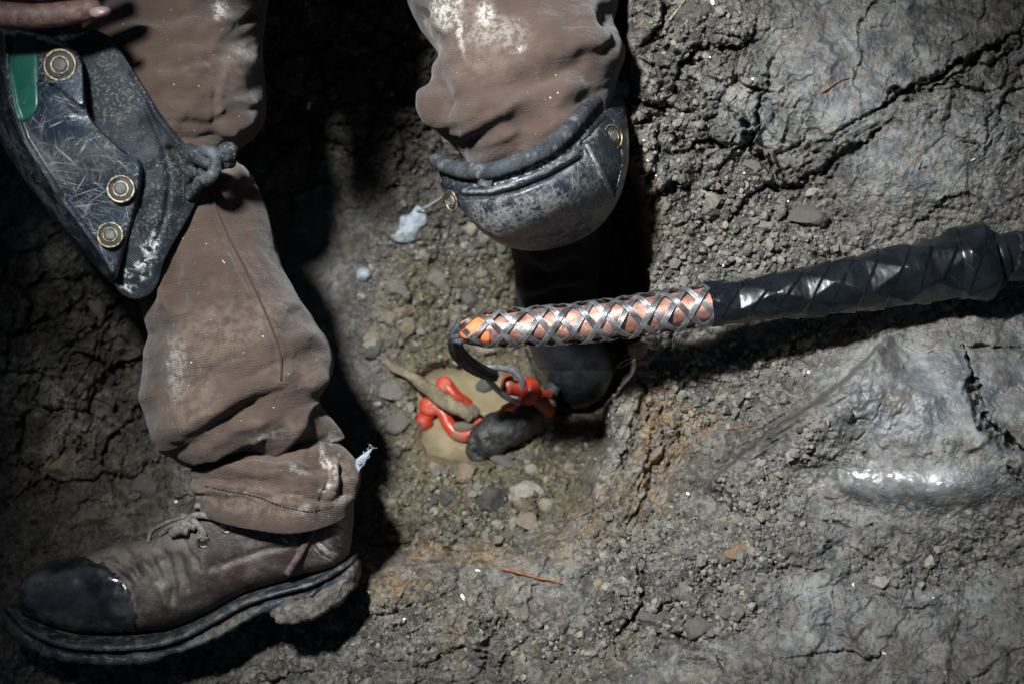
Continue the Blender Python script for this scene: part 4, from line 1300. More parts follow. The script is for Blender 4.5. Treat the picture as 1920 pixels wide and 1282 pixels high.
sw = lambda x, y: float(shell_w(np.array([float(x)]), np.array([float(y)]), np.array([0.]), None)[0])
mesh_star('badge', star([(26, 62, .116), (50, 62, .117), (70, 72, .117), (71, 140, .117), (70, 206, .117), (36, 229, .115), (22, 180, .115), (18, 120, .115)], (46, 140, .1175), 12, 120, 3, .003, wfun=lambda X, Y, T, W: shell_w(X, Y, T * 0, W) + .0022 - .002 * T ** 8), m_green, pad_a)
for x, y, r in ((113, 123, .0118), (227, 355, .0102), (207, 441, .0096)):
    rivet(x, y, sw(x, y) + .0012, r, pad_a, (.05, .02))
# tied strap
kp = []
kp.append(tube_part(ppath([(352, 282, .07), (372, 292, .078), (388, 300, .08), (400, 304, .08)], 24), np.linspace(.006, .0085, 24), 14))
kp.append(tube_part(ppath([(378, 285, .078), (392, 284, .088), (404, 296, .09), (404, 316, .088), (394, 334, .086), (384, 336, .078), (380, 322, .07)], 40), .0050, 14))
kp.append(tube_part(ppath([(404, 300, .082), (418, 290, .084), (430, 286, .08), (438, 292, .076)], 24), np.r_[np.linspace(.006, .0085, 18), np.linspace(.008, .004, 6)], 14))
kp.append(tube_part(ppath([(404, 306, .08), (420, 304, .08), (434, 302, .074)], 24), np.linspace(.006, .006, 24), 12))
kp.append(tube_part(ppath([(386, 326, .078), (372, 345, .074), (352, 372, .068)], 24), np.linspace(.006, .003, 24), 12))
kp = [(v + .0011 * (fbm3(v * 240, 2, 6))[:, None], f) for v, f in kp]
mesh('strap_knot', *join([kp[1]]), m_strap, pad_a)
mesh('strap', *join([kp[0], kp[4]]), m_webbing, pad_a)
mesh('strap_tail', *join(kp[2:4]), m_webbing, pad_a)

# right pad
RO = [(818, 300), (842, 314), (880, 322), (925, 320), (975, 304), (1022, 282), (1060, 252), (1095, 212), (1130, 178), (1155, 166), (1172, 172)]


def capd(X, Y):
    """dome of the right knee: a ball-like cap whose top leans towards the picture's bottom"""
    ang = math.radians(-21)
    dx, dy = X - 1005, Y - 330
    a = dx * math.cos(ang) + dy * math.sin(ang); b = -dx * math.sin(ang) + dy * math.cos(ang)
    q = (np.abs(a) / 196) ** 2.4 + (np.abs(b + 8) / 152) ** 2.4
    return .108 - .098 * np.clip(q, 0, 1.4) ** 1.15


def cap_w(X, Y, T, W):
    w = capd(X, Y)
    d, s, t = poly_d(X, Y, [(828, 346), (870, 358), (915, 357), (965, 344), (1020, 322), (1078, 288)])
    w = w + .0045 * np.exp(-(d / 9) ** 4) - .003 * np.exp(-((d - 14) / 5) ** 2) * (s > 0)
    tab = in_poly(X, Y, [(1086, 268), (1108, 250), (1136, 218), (1150, 226), (1168, 300), (1152, 372), (1125, 322)])
    w = w - tab * .0035
    w = w + .004 * np.exp(-(poly_d(X, Y, [(1098, 266), (1125, 318), (1150, 370)])[0] / 4) ** 2) + .003 * np.exp(-(poly_d(X, Y, [(1088, 268), (1112, 262)])[0] / 4) ** 2)
    w = w - .0035 * np.exp(-(poly_d(X, Y, [(862, 375), (880, 408), (905, 440)])[0] / 6) ** 2)
    return w - .01 * np.clip((T - .94) / .06, 0, 1) ** 2


padb_out = [(820, 304), (850, 318), (890, 325), (930, 321), (975, 306), (1022, 284), (1060, 255), (1095, 216), (1130, 184), (1168, 176), (1176, 240), (1176, 310), (1150, 385), (1100, 435), (1010, 462), (930, 442), (870, 385), (832, 345)]
pad_b = mesh_star('knee_pad', star([(x, y, 0.) for x, y in padb_out], (1010, 350, 0), 50, 200, 2, .03, wfun=lambda X, Y, T, W: capd(X, Y) * 1 - .002 - .02 * np.clip((T - .97) / .03, 0, 1)), m_webbing, person, paint=lambda X, Y: blobs(*warp(X, Y, 8, 12, 5), [(985, 322, 110, 12, -22, .4), (900, 340, 30, 10, 0, .3), (1100, 250, 20, 30, 40, .3)]))
sh_out = [(828, 342), (870, 350), (915, 349), (965, 336), (1020, 314), (1075, 280), (1102, 246), (1132, 208), (1156, 194), (1172, 210), (1179, 262), (1176, 320), (1158, 378), (1125, 424), (1075, 455), (1010, 470), (955, 464), (905, 436), (868, 396), (836, 366)]
shell_b = mesh_star('hard_shell', star([(x, y, 0.) for x, y in sh_out], (1020, 372, 0), 90, 300, 2, .025, wfun=cap_w), m_shell_b, pad_b,
                    grey=lambda X, Y: np.clip(blobs(*warp(X, Y, 40, 60, 3), [(985, 425, 150, 60, -8, 1), (1075, 400, 90, 70, -30, .9), (930, 400, 70, 40, 30, .8), (1150, 330, 20, 90, 0, .5), (1090, 300, 40, 30, 0, .6)]), 0, 1), paint=lambda X, Y: np.maximum(blobs(*warp(X, Y, 6, 12, 3), [(1124, 318, 5, 62, -26, .8), (1095, 275, 5, 20, 20, .8)]), .9 * np.exp(-(poly_d(X, Y, [(870, 360), (915, 359), (965, 346)])[0] / 2.5) ** 2)))
cw = lambda x, y: float(cap_w(np.array([float(x)]), np.array([float(y)]), np.array([0.]), None)[0])
rivet(1149, 257, cw(1149, 257) + .0015, .0098, pad_b, (.75, .1))
rivet(847, 377, cw(850, 377) + .001, .0085, pad_b, (-1.5, -.5))
rp = spline(np.c_[np.array(RO, float), np.zeros(len(RO))], 120)
rw = capd(rp[:, 0], rp[:, 1]) + .004
rw = np.convolve(np.pad(rw, 8, 'edge'), np.ones(17) / 17, 'valid')
rpath = P(rp[:, 0], rp[:, 1], rw)
Gr = tube(rpath,   .0068 * (1 + .06 * fbm(np.arange(120) / 9., np.zeros(120), 2, 3)), 22)
Gr += grid_normals(Gr) * (.0003 * np.sin(np.arange(120)[:, None] * 1.9 + np.arange(22)[None] * .5))[..., None]
V_, t_ = caps(Gr)
mesh('padded_rim', V_, [grid_faces(120, 22), t_], m_roll, pad_b)
# a small fabric tag and webbing loop behind the rim
for pts in ([(1018, 282), (1040, 272), (1046, 284), (1024, 296)], [(898, 330), (920, 328), (920, 350), (898, 352)]):
    cx_, cy_ = np.mean(pts, 0)
    tg = (star([(x, y, float(capd(np.array([x * 1.]), np.array([y * 1.]))[0]) + .003) for x, y in pts], (cx_, cy_, float(capd(np.array([cx_]), np.array([cy_]))[0]) + .005), 8, 32, 4, .004)[:2])
    mesh('webbing_tag', *tg, m_roll, pad_b)

# ---- left boot
UP = [(57, 1098, 54, 1112, -.03, .012), (62, 1080, 60, 1130, -.03, .03), (84, 1058, 84, 1148, -.03, .042), (139, 1044, 140, 1166, -.03, .048), (206, 1026, 205, 1174, -.03, .05), (277, 1010, 285, 1174, -.03, .05), (316, 988, 348, 1166, -.03, .05),
      (342, 962, 396, 1142, -.028, .05), (366, 932, 440, 1120, -.026, .05), (400, 905, 490, 1096, -.025, .05), (460, 885, 540, 1082, -.025, .048), (540, 878, 585, 1070, -.025, .046), (610, 885, 622, 1060, -.025, .042), (648, 905, 640, 1052, -.026, .034), (660, 940, 650, 1046, -.028, .02), (660, 985, 656, 1030, -.03, .008)]
GU, cu, su = loft(UP, 170, 140, 2.6)
px, py = pix(GU)
nr = grid_normals(GU)
if (nr[..., 2] * np.clip(su, 0, 1)).sum() < 0:
    nr = -nr
wx, wy = warp(px, py, 5, 30, 5)
h = .0022 * fbm(px / 60, py / 60, 3, 2)
for pts, wid, a, k in [([(345, 1008), (350, 1030), (372, 1044), (376, 1069)], 4, .003, 'v'), ([(376, 1069), (416, 1058), (475, 1038), (520, 1026), (554, 1020)], 4, .0035, 'v'), ([(376, 1060), (416, 1049), (475, 1030), (554, 1011)], 3, .0012, 'v'),
                       ([(240, 1022), (275, 1040), (295, 1075), (305, 1105)], 9, .005, 'v'), ([(285, 1018), (310, 1045), (325, 1090), (322, 1140)], 9, .005, 'v'), ([(262, 1040), (290, 1075), (310, 1120), (312, 1150)], 7, .003, 'r'), ([(215, 1035), (250, 1055), (268, 1090)], 8, .004, 'v'), ([(330, 1030), (345, 1080), (360, 1110)], 9, .004, 'v'),
                       ([(160, 1048), (210, 1060), (245, 1095), (258, 1150)], 6, .003, 'v'), ([(590, 985), (560, 1040), (535, 1080)], 6, .002, 'r'), ([(185, 1040), (215, 1038), (232, 1046)], 6, .003, 'v')]:
    h += crease(wx, wy, pts, wid, a, k, .15)
# the outside quarter panel stands a little proud of the vamp
qp = in_poly(px, py, [(345, 1000), (352, 1030), (374, 1044), (378, 1068), (416, 1056), (475, 1036), (554, 1017), (580, 990), (600, 900), (380, 900)])
h += qp * .0016
GU = GU + nr * (h * np.clip(su * 3, 0, 1))[..., None]
V_, t_ = caps(GU)
ap = lambda m: np.r_[m.ravel(), 0, 0]
m_dust = np.maximum(blobs(px, py, [(250, 1030, 120, 26, -14, .8), (330, 1000, 50, 40, 0, .8), (310, 1090, 50, 60, 0, .6), (360, 1140, 50, 20, -20, .5), (130, 1050, 60, 12, 0, .5), (620, 1050, 60, 14, -12, .5)]), .8 * np.exp(-(poly_d(px, py, [(376, 1069), (416, 1058), (475, 1038), (520, 1026), (554, 1020)])[0] / 4) ** 2))
boot_a = mesh('boot', V_, [grid_faces(len(GU), 140), t_], m_leather, person, {'dust': ap(m_dust), 'paint': ap(blobs(px, py, [(612, 1030, 30, 26, -40, .9), (640, 990, 14, 30, 0, .5), (540, 1010, 14, 6, 0, .8), (305, 1090, 14, 12, 0, .4)]))})
boot_a['label'] = 'muddy brown leather work boot with bare black toe cap'
# bare toe cap: its own sheet lying over the upper
tx, ty = warp(px, py, 9, 12, 31)
sel = in_poly(tx, ty, [(30, 1140), (55, 1072), (90, 1040), (150, 1040), (192, 1056), (226, 1080), (248, 1110), (258, 1148), (256, 1190), (60, 1190)]) & (su > -.1)
idx = np.arange(GU.shape[0] * 140).reshape(GU.shape[:2])
q = grid_faces(len(GU), 140)
keep = sel.ravel()[q].all(1)
q = q[keep]
used, inv = np.unique(q, return_inverse=True)
toe = (GU + nr * .0013).reshape(-1, 3)[used]
mesh('toe_cap', toe, inv.reshape(q.shape), m_toe, boot_a, {'dust': np.clip(blobs(*[c.ravel()[used] for c in (px, py)], [(120, 1165, 120, 16, 8, .8), (70, 1090, 16, 50, 20, .5), (230, 1130, 22, 40, 0, .5)]), 0, 1)})
# sole and welt
def band(top, bot, dep, sup, K=150, n=60, wc=-.032):
    m = max(len(top), len(bot))
    T_ = spline(np.c_[np.array(top, float), np.zeros(len(top))], m * 3)
    B_ = spline(np.c_[np.array(bot, float), np.zeros(len(bot))], m * 3)
    x = np.linspace(0, 1, m * 3)
    dp_ = np.interp(x, np.linspace(0, 1, len(dep)), dep)
    return loft(np.c_[T_[:, :2], B_[:, :2], np.full(m * 3, wc), dp_], K, n, sup)


TOP = [(24, 1128), (42, 1122), (80, 1140), (140, 1164), (205, 1174), (285, 1173), (348, 1164), (396, 1142), (436, 1120), (475, 1100), (531, 1083), (594, 1068), (640, 1050), (664, 1040)]
BOT = [(25, 1136), (32, 1160), (78, 1192), (145, 1212), (205, 1220), (290, 1219), (360, 1200), (410, 1182), (450, 1166), (490, 1142), (531, 1126), (590, 1110), (640, 1092), (667, 1072)]
MIDL = [(24, 1133), (37, 1140), (80, 1164), (140, 1186), (205, 1195), (285, 1195), (352, 1184), (402, 1163), (442, 1141), (482, 1118), (531, 1100), (594, 1085), (642, 1066), (666, 1050)]
GW1, _, s1 = band(TOP, MIDL, [.02, .046, .053, .055, .055, .054, .053, .053, .052, .047, .02], 3.2)
GW2, _, s2 = band(MIDL, BOT, [.018, .043, .050, .052, .052, .052, .051, .051, .050, .044, .018], 4)
mesh('welt', *(lambda V_, t_: (V_, [grid_faces(len(GW1), 60), t_]))(*caps(GW1)), m_welt, boot_a)
HEEL_T = [(524, 1112), (560, 1100), (610, 1088), (650, 1070), (668, 1052)]
HEEL_B = [(530, 1136), (558, 1150), (600, 1144), (645, 1122), (671, 1090)]
GH, _, sh_ = band(HEEL_T, HEEL_B, [.05, .056, .056, .05, .026], 4, 60, 60)
px2, py2 = pix(GW2)
n2_ = grid_normals(GW2)
sg = 1 if (n2_[..., 2] * np.clip(s2, 0, 1)).sum() > 0 else -1
GW2 = GW2 + sg * n2_ * ((.0022 * fbm(px2 / 16, py2 / 16, 4, 8) + .004 * np.clip(fbm(px2 / 24, py2 / 24, 3, 9), 0, 1)) * np.clip(s2 * 2 + .6, 0, 1))[..., None]
px3, py3 = pix(GH)
n3_ = grid_normals(GH)
GH = GH + sg * n3_ * ((.0045 * fbm(px3 / 20, py3 / 20, 4, 18)) * np.clip(sh_ * 2 + .6, 0, 1))[..., None]
solo = []
for G in (GW2, GH):
    V_, t_ = caps(G)
    solo.append((V_, [grid_faces(len(G), 60), t_]))
mud = np.concatenate([ap(blobs(px2, py2, [(160, 1205, 120, 14, 10, .9), (420, 1170, 80, 12, -28, .7), (60, 1160, 30, 20, 0, .7)])), ap(np.full(px3.shape, .95))])
mesh('sole', *join(solo), m_sole, boot_a, {'mud': mud})
# laces and eyelets
bw = lambda x, y: float(top_w(GU, su, [x], [y])[0])
for x, y, r in ((381, 1015, .0048), (424, 988, .0046), (460, 963, .0042)):
    w = bw(x, y) + .0012
    th = np.linspace(0, 2 * math.pi, 28, endpoint=False)
    c = P(x, y, w)
    G = tube(c + r * np.stack([np.cos(th), np.sin(th), .35 * np.sin(th) - .1 * np.cos(th)], -1), r * .27, 8, closed=True)
    i = np.arange(28)[:, None]; j = np.arange(8)[None]
    f = np.stack([i * 8 + j, i * 8 + (j + 1) % 8, (i + 1) % 28 * 8 + (j + 1) % 8, (i + 1) % 28 * 8 + j], -1).reshape(-1, 4)
    e = mesh('eyelet', G.reshape(-1, 3), f, m_brass, boot_a)
    hole = np.vstack([c + np.array([0, 0, .0003]), c + r * .85 * np.stack([np.cos(th), np.sin(th), .35 * np.sin(th)], -1)])
    mesh('eyelet_hole', hole, np.stack([np.zeros(28, int), 1 + np.arange(28), 1 + (np.arange(28) + 1) % 28], -1), m_rivet_dark, e)


def lace(pts, r=.0028, lift=.003):
    return tube_part(ppath([(x, y, bw(x, y) + lift + dz) for x, y, dz in pts], 40), r, 8, flat=.7)


for pts in ([(381, 1013, -.002), (381, 1000, .001), (372, 985, .002), (358, 972, .003), (340, 966, .002)], [(424, 986, -.002), (415, 974, .001), (400, 962, .002), (384, 950, .003), (366, 948, .002)], [(460, 961, -.002), (448, 950, .001), (430, 942, .0)],
            [(352, 972, .002), (365, 966, .004), (385, 966, .003), (405, 972, .001)], [(338, 988, .003), (350, 984, .005), (366, 990, .003)]):
    mesh('lace', *lace(pts), m_lace, boot_a)
mesh('lace_bow', *join([lace([(278, 1014, .002), (284, 998, .006), (302, 984, .01), (326, 974, .008), (348, 968, .003)], .0026), lace([(300, 1002, .001), (318, 988, .006), (336, 980, .006), (352, 976, .003)], .0024), lace([(322, 1000, .003), (338, 993, .006), (352, 996, .003)], .0042), lace([(325, 990, .003), (345, 984, .005), (358, 986, .003)], .004)]), m_lace, boot_a)
mesh('back_strap', *tube_part(ppath([(x, y, bw(x, y) + .0012) for x, y in ((592, 972), (584, 996), (568, 1026), (556, 1048), (538, 1076))], 50), .0030, 10, flat=.6), plain('scuffed_strap', (.06, .035, .03), (.13, .09, .08), .7, 120, .001, .3, (.2, .17, .14), .4), boot_a)

# ---- right boot, deep in the pit
RB = [(962, 560, 1118, 548, -.2, .035), (972, 600, 1128, 590, -.215, .045), (990, 645, 1144, 636, -.225, .05), (1008, 690, 1148, 684, -.235, .05), (1022, 722, 1142, 716, -.245, .045), (1038, 748, 1126, 744, -.255, .034), (1060, 763, 1104, 761, -.262, .014)]
GR, _, sr = loft(RB, 80, 80, 2.4)
prx, pry = pix(GR)
V_, t_ = caps(GR)
boot_b = mesh('boot', V_, [grid_faces(80, 80), t_], m_wet_shade, person)
sel = (pry > 690) & (sr > -.2)
q = grid_faces(80, 80); q = q[sel.ravel()[q].all(1)]
used, inv = np.unique(q, return_inverse=True)
nrb = grid_normals(GR)
nrb = nrb if (nrb[..., 2] * np.clip(sr, 0, 1)).sum() > 0 else -nrb
mesh('toe_cap', (GR + nrb * .0015).reshape(-1, 3)[used], inv.reshape(q.shape), m_toe, boot_b, {'dust': np.zeros(len(used))})
GS_, _, _ = loft([(x1_ - 8, y1_ + 8, x2_ + 8, y2_ + 8, w_ - .03, .02) for x1_, y1_, x2_, y2_, w_, _ in RB[2:]], 40, 50, 3)
V_, t_ = caps(GS_)
mesh('sole', V_, [grid_faces(40, 50), t_], m_welt, boot_b)

# ------------------------------------------------------------------ the taped cable and its pulling grip
def tape_mat():
    t = NT('black_pvc_tape')
    c = t.mix(t.ramp(t.noise(40, 3), .35, .65), (.003, .004, .006), (.007, .009, .012))
    c = t.mix(t.op('MULTIPLY', t.attr('edge'), t.ramp(t.noise(160, 5, .7), .4, .62)), c, (.2, .18, .14))
    c = t.mix(t.ramp(t.noise(90, 6, .75), .64, .76, 0, .3), c, (.12, .11, .095))
    return t.done(c, t.ramp(t.noise(50, 4, .6), .3, .75, .22, .36), t.bump(t.noise(110, 3, .5), .0006, .5), spec=.55)


def copper_mat():
    t = NT('dull_copper_tape')
    c = t.mix(t.ramp(t.noise(55, 5, .65), .35, .65), (.33, .155, .12), (.47, .26, .205))
    c = t.mix(t.ramp(t.noise(130, 6, .7), .5, .68, 0, .7), c, (.11, .058, .046))
    return t.done(c, t.ramp(t.noise(80, 4), .3, .7, .46, .66), t.bump(t.noise(60, 4, .6), .003, .7), .6)


def wire_mat():
    t = NT('galvanised_wire')
    c = t.mix(t.ramp(t.noise(120, 5, .65), .35, .68), (.2, .205, .21), (.5, .51, .52))
    c = t.mix(t.op('MAXIMUM', t.attr('grime'), t.ramp(t.noise(60, 5, .7), .58, .74, 0, .6)), c, (.05, .05, .05))
    return t.done(c, t.ramp(t.noise(200, 3), .3, .7, .32, .45), t.bump(t.noise(900, 3), .0003, .5), .85)


m_tape, m_copper, m_wire = tape_mat(), copper_mat(), wire_mat()
m_orange = plain('orange_tape', (.75, .13, .03), (.85, .2, .06), .5, 50, .0012, .4, (.3, .1, .05), .4)
# centre line: px, py, w, radius px
CL = np.array([(866, 619, -.004, 20), (880, 619, -.003, 27), (900, 618, -.002, 30), (950, 615, -.001, 33), (1000, 612, .0, 34.5), (1100, 604, .002, 36), (1200, 591, .004, 37), (1330, 572, .008, 37.5), (1400, 563, .01, 40), (1500, 549, .012, 48), (1600, 534, .014, 53), (1700, 515, .015, 58), (1790, 499, .016, 63),
               (1846, 490, .016, 66), (1853, 489, .016, 65), (1866, 487, .015, 48), (1900, 482, .015, 47), (1960, 472, .014, 47), (2100, 446, .0, 47), (2400, 380, -.01, 47), (2900, 260, -.03, 47), (3600, 60, -.09, 47)], float)
cs = spline(CL, 1400)
cp = P(cs[:, 0], cs[:, 1], cs[:, 2])
cr = cs[:, 3] * S0 * (D - cs[:, 2])
clen = np.r_[0, np.cumsum(np.linalg.norm(np.diff(cp, axis=0), axis=1))]
ct = np.gradient(cp, axis=0); ct /= np.linalg.norm(ct, axis=1, keepdims=True)
cn = np.array([0, 0, 1.]) - ct * ct[:, 2:3]; cn /= np.linalg.norm(cn, axis=1, keepdims=True)
cb = np.cross(cn, ct)                       # points up the picture side or down; angle 0 faces the camera
at_px = lambda x: np.interp(x, cs[:, 0], clen)


def on_cable(s, th, r_off=0., rad=None):
    """point on the cable's surface at arc length s, angle th from the camera side"""
    f = lambda a: np.stack([np.interp(s, clen, a[:, k]) for k in range(3)], -1)
    R = (np.interp(s, clen, cr) if rad is None else rad) + r_off
    n = f(cn); b = f(cb)
    return f(cp) + np.asarray(R)[..., None] * (n * np.cos(th)[..., None] + b * np.sin(th)[..., None]), n * np.cos(th)[..., None] + b * np.sin(th)[..., None]


cable = things('power_cable', 'thick power cable wrapped in black tape with a bare copper end reaching over the pit', 'cable', P(1640, 527, -.06))


def tube_on(name, s0, s1, K, n, off, mat, rfun=None, attrs=None, parent=None):
    s = np.linspace(s0, s1, K)[:, None] * np.ones((1, n)); th = np.linspace(math.pi, 3 * math.pi, n, endpoint=False)[None] * np.ones((K, 1))
    r = np.interp(s, clen, cr) + off
    if rfun is not None:
        r = r + rfun(s, th)
    G, _ = on_cable(s, th, 0, r)
    V_, t_ = caps(G)
    return mesh(name, V_, [grid_faces(K, n, True, True), t_[:, ::-1]], mat, parent or cable, {k: np.r_[f(s, th).ravel(), 0, 0] for k, f in (attrs or {}).items()})


tube_on('conductor', at_px(905), at_px(1380), 260, 60, -.0022, m_copper, lambda s, th: .0012 * fbm(s * 60, th * 1.5, 3, 4) + .0012 * np.sin(th * 3 + s * 40) * .6)
tube_on('end_cap', at_px(866), at_px(918), 40, 48, -.0015, m_orange, lambda s, th: .0006 * fbm(s * 150, th * 2, 3, 5))

# tape: a crumpled wrap of flat triangular facets with overlapping edges
sA, sB = at_px(1330), at_px(1851)
rows, m = 10, 5
lat_s = np.linspace(sA, sB, rows)
K, n = 620, 150
s = np.linspace(sA, sB, K)[:, None] * np.ones((1, n)); th = np.linspace(0, 2 * math.pi, n, endpoint=False)[None] * np.ones((K, 1))


def lattice(i, j):
    i = np.clip(i, 0, rows - 1)
    ss = np.interp(i, np.arange(rows), lat_s) + (sB - sA) / rows * .22 * _h(i, j % m, 5, 1)
    a = (j + .5 * (i % 2)) * 2 * math.pi / m + .22 * _h(i, j % m, 9, 2) + .3
    a = np.where(True, a, a)
    ss = np.minimum(ss, at_px(1846))
    R = (np.interp(ss, clen, cr) + .0056 * sstep(at_px(1420), at_px(1330), ss)) * (1.06 + .05 * _h(i, j % m, 3, 3))
    return on_cable(ss, a, 0, R)[0]


fi = (s - sA) / (sB - sA) * (rows - 1)
i0 = np.clip(np.floor(fi).astype(int), 0, rows - 2); fy = fi - i0
G = np.zeros((K, n, 3))
for par in (0, 1):
    k = (i0 % 2) == par
    # row i has offset par*.5, next row (1-par)*.5
    x0 = th[k] / (2 * math.pi) * m - .05
    t_ = fy[k]
    xs = x0 - .5 * (par * (1 - t_) + (1 - par) * t_)      # column position in sheared coordinates
    j0 = np.floor(xs).astype(int); f = xs - j0
    a = lattice(i0[k], j0); b = lattice(i0[k], j0 + 1); c = lattice(i0[k] + 1, j0); d_ = lattice(i0[k] + 1, j0 + 1)
    t1 = t_[:, None]; f1 = f[:, None]
    if par == 0:      # diagonal choice follows the shear
        up = f1 + t1 <= 1
        G[k] = np.where(up, a + (b - a) * f1 + (c - a) * t1, d_ + (c - d_) * (1 - f1) + (b - d_) * (1 - t1))
    else:
        up = f1 >= t1
        G[k] = np.where(up, a + (b - a) * f1 + (d_ - b) * t1, a + (c - a) * t1 + (d_ - c) * f1)
# blend with the round wrap, add tape overlaps
round_, nr_ = on_cable(s, th)
G = G * .62 + round_ * .38
pitch = .023
phi = ((s - sA) - .016 * np.sin(th - .2) + .003 * fbm(s * 40, np.cos(th), 2, 6)) / pitch
saw = phi - np.floor(phi)
phi2 = ((s - sA) + .020 * np.sin(th + .5) + .003 * fbm(s * 40, np.cos(th), 2, 7)) / (pitch * .72)
saw2 = phi2 - np.floor(phi2)
G = G + nr_ * (.0017 * (saw - .5) + .0007 * fbm(s * 90, np.cos(th) * 2 + np.sin(th), 3, 8))[..., None]
# the thick collar where the wrap ends
col_m = sstep(at_px(1780), at_px(1794), s)
G = G + nr_ * (.0038 * col_m)[..., None]
ker = np.exp(-np.linspace(-1.6, 1.6, 5) ** 2); ker /= ker.sum()
for axn in (0, 1):
    pad_ = np.concatenate([G[:2], G, G[-2:]], 0) if axn == 0 else np.concatenate([G[:, -2:], G, G[:, :2]], 1)
    G = sum(kk * np.take(pad_, np.arange(q_, q_ + G.shape[axn]), axis=axn) for q_, kk in enumerate(ker))
edge = np.maximum(np.exp(-(np.minimum(saw, 1 - saw) / .035) ** 2) * (fbm(s * 70, th, 2, 12) > .0) * .6, np.exp(-(np.minimum(saw2, 1 - saw2) / .02) ** 2) * (fbm(s * 50, th, 2, 13) > .3)) * .12
V_, t_ = caps(G)
mesh('tape_wrap', V_, [grid_faces(K, n, True, True), t_[:, ::-1]], m_tape, cable, {'edge': np.r_[edge.ravel(), 0, 0]})
tube_on('sheath', at_px(1856), clen[-1] - .001, 500, 60, 0, m_tape, lambda s, th: .0012 * (((s - .008 * np.sin(th)) / .03) % 1 - .5) + .0008 * fbm(s * 40, th * 2, 3, 9), {'edge': lambda s, th: .5 * np.exp(-(np.minimum(((s - .008 * np.sin(th)) / .03) % 1, 1 - ((s - .008 * np.sin(th)) / .03) % 1) / .03) ** 2)})

# the woven grip
grip = things('cable_grip', 'woven galvanised wire pulling grip stretched over the copper cable end', 'cable grip', P(1090, 606, -.04))
s0, s1 = at_px(858), at_px(1338)
NS = 4
sg = np.linspace(s0, s1, 420)
lead = np.interp(sg, [s0, at_px(900), at_px(1050), at_px(1340)], [.105, .096, .076, .088])
ph = np.r_[0, np.cumsum(np.diff(sg) / ((lead[1:] + lead[:-1]) / 2))] * 2 * math.pi
radg = np.interp(sg, clen, cr) + .0008
radg = np.where(sg < at_px(885), radg * np.interp(sg, [s0, at_px(885)], [.72, 1]), radg)
for hand in (1, -1):
    for k in range(NS):
        th = hand * (ph + 2 * math.pi * k / NS) + .35 + .10 * _h(np.int64(k), np.int64(hand + 3), 7, 2) + .13 * vn2(sg / .035, np.zeros_like(sg), 40 + k + 9 * hand)
        # over-under: phase of the crossing with the other family
        cross = np.cos(NS * (ph * 1.0) + math.pi * k) * hand
        rr = radg + .0010 * cross
        pc_, nc = on_cable(sg, th, 0, rr)
        tang = np.gradient(pc_, axis=0); tang /= np.linalg.norm(tang, axis=1, keepdims=True)
        side = np.cross(tang, nc); side /= np.linalg.norm(side, axis=1, keepdims=True)
        ws = []
        for i in range(4):
            ws.append(tube_part(pc_ + side * (i - 1.5) * .00128 + nc * (.0002 * (i % 2)), .00058, 6))
        V_, F_ = join(ws)
        gri = np.concatenate([np.r_[np.repeat(np.clip(.75 - (sg - s0) / .05, 0, .8), 6), 0, 0] for _ in range(4)])
        mesh('wire_strand', V_, F_, m_wire, grip, {'grime': gri})
# gathered tails going down to the eye
tails = []
for i in range(7):
    a = i / 7 * 2 * math.pi
    o = lambda r: (r * math.cos(a), r * math.sin(a))
    q = [(868 + 20 * math.cos(a) * .3, 619 + 24 * math.sin(a), -.004), (853 + o(7)[0], 632 + o(8)[1], -.008), (856 + o(9)[0], 655 + o(8)[1], -.03), (872 + o(9)[0], 676 + o(9)[1], -.06), (896 + o(8)[0], 692 + o(8)[1], -.1), (925 + o(6)[0], 704 + o(7)[1], -.135)]
    tails.append(tube_part(ppath(q, 50), .0030, 8))
m_tail = plain('grimy_rope', (.012, .014, .016), (.035, .038, .042), .55, 160, .001, .4, (.12, .11, .1), .35)
mesh('gathered_tail', *join(tails), m_tail, grip)
m_sleeve = plain('grey_steel_sleeve', (.16, .18, .21), (.3, .33, .37), .35, 120, .0006, .5, (.1, .09, .08), .5)
mesh('eye_sleeve', *tube_part(ppath([(914, 690, -.125), (935, 689, -.138), (958, 694, -.15), (971, 703, -.158), (979, 716, -.166), (980, 730, -.176)], 40), .0031, 14), m_sleeve, grip)
mesh('eye_sleeve', *tube_part(ppath([(912, 706, -.13), (930, 727, -.15), (948, 743, -.165), (962, 750, -.172), (974, 750, -.18), (978, 738, -.185)], 40), .0031, 14), m_sleeve, grip)

# ------------------------------------------------------------------ shackles, swivel, stick
def red_paint():
    t = NT('red_orange_paint')
    c = t.mix(t.ramp(t.noise(40, 4), .35, .65), (.32, .024, .009), (.44, .046, .015))
    c = t.mix(t.ramp(t.noise(90, 6, .72), .54, .7, 0, .85), c, (.13, .105, .072))
    c = t.mix(t.ramp(t.noise(38, 6, .7), .52, .64, 0, .8), c, (.15, .12, .08))
    return t.done(c, t.ramp(t.noise(60, 5), .35, .65, .25, .6), t.bump(t.noise(90, 5, .65), .0014, .6), spec=.5)


m_red = red_paint()


def lathe(p0, p1, prof, n=36):
    """solid of revolution from p0 to p1 (plan); prof rows: position 0..1, radius m"""
    p0, p1 = np.array(p0), np.array(p1)
    ax = p1 - p0; L_ = np.linalg.norm(ax); ax /= L_
    a = np.cross(ax, [0.3, .2, 1.]); a /= np.linalg.norm(a); b = np.cross(ax, a)
    th = np.linspace(0, 2 * math.pi, n, endpoint=False)
    G = np.stack([p0 + ax * L_ * t + r * (np.cos(th)[:, None] * a + np.sin(th)[:, None] * b) for t, r in prof])
    V_, t_ = caps(G)
    return V_, [grid_faces(len(prof), n), t_]


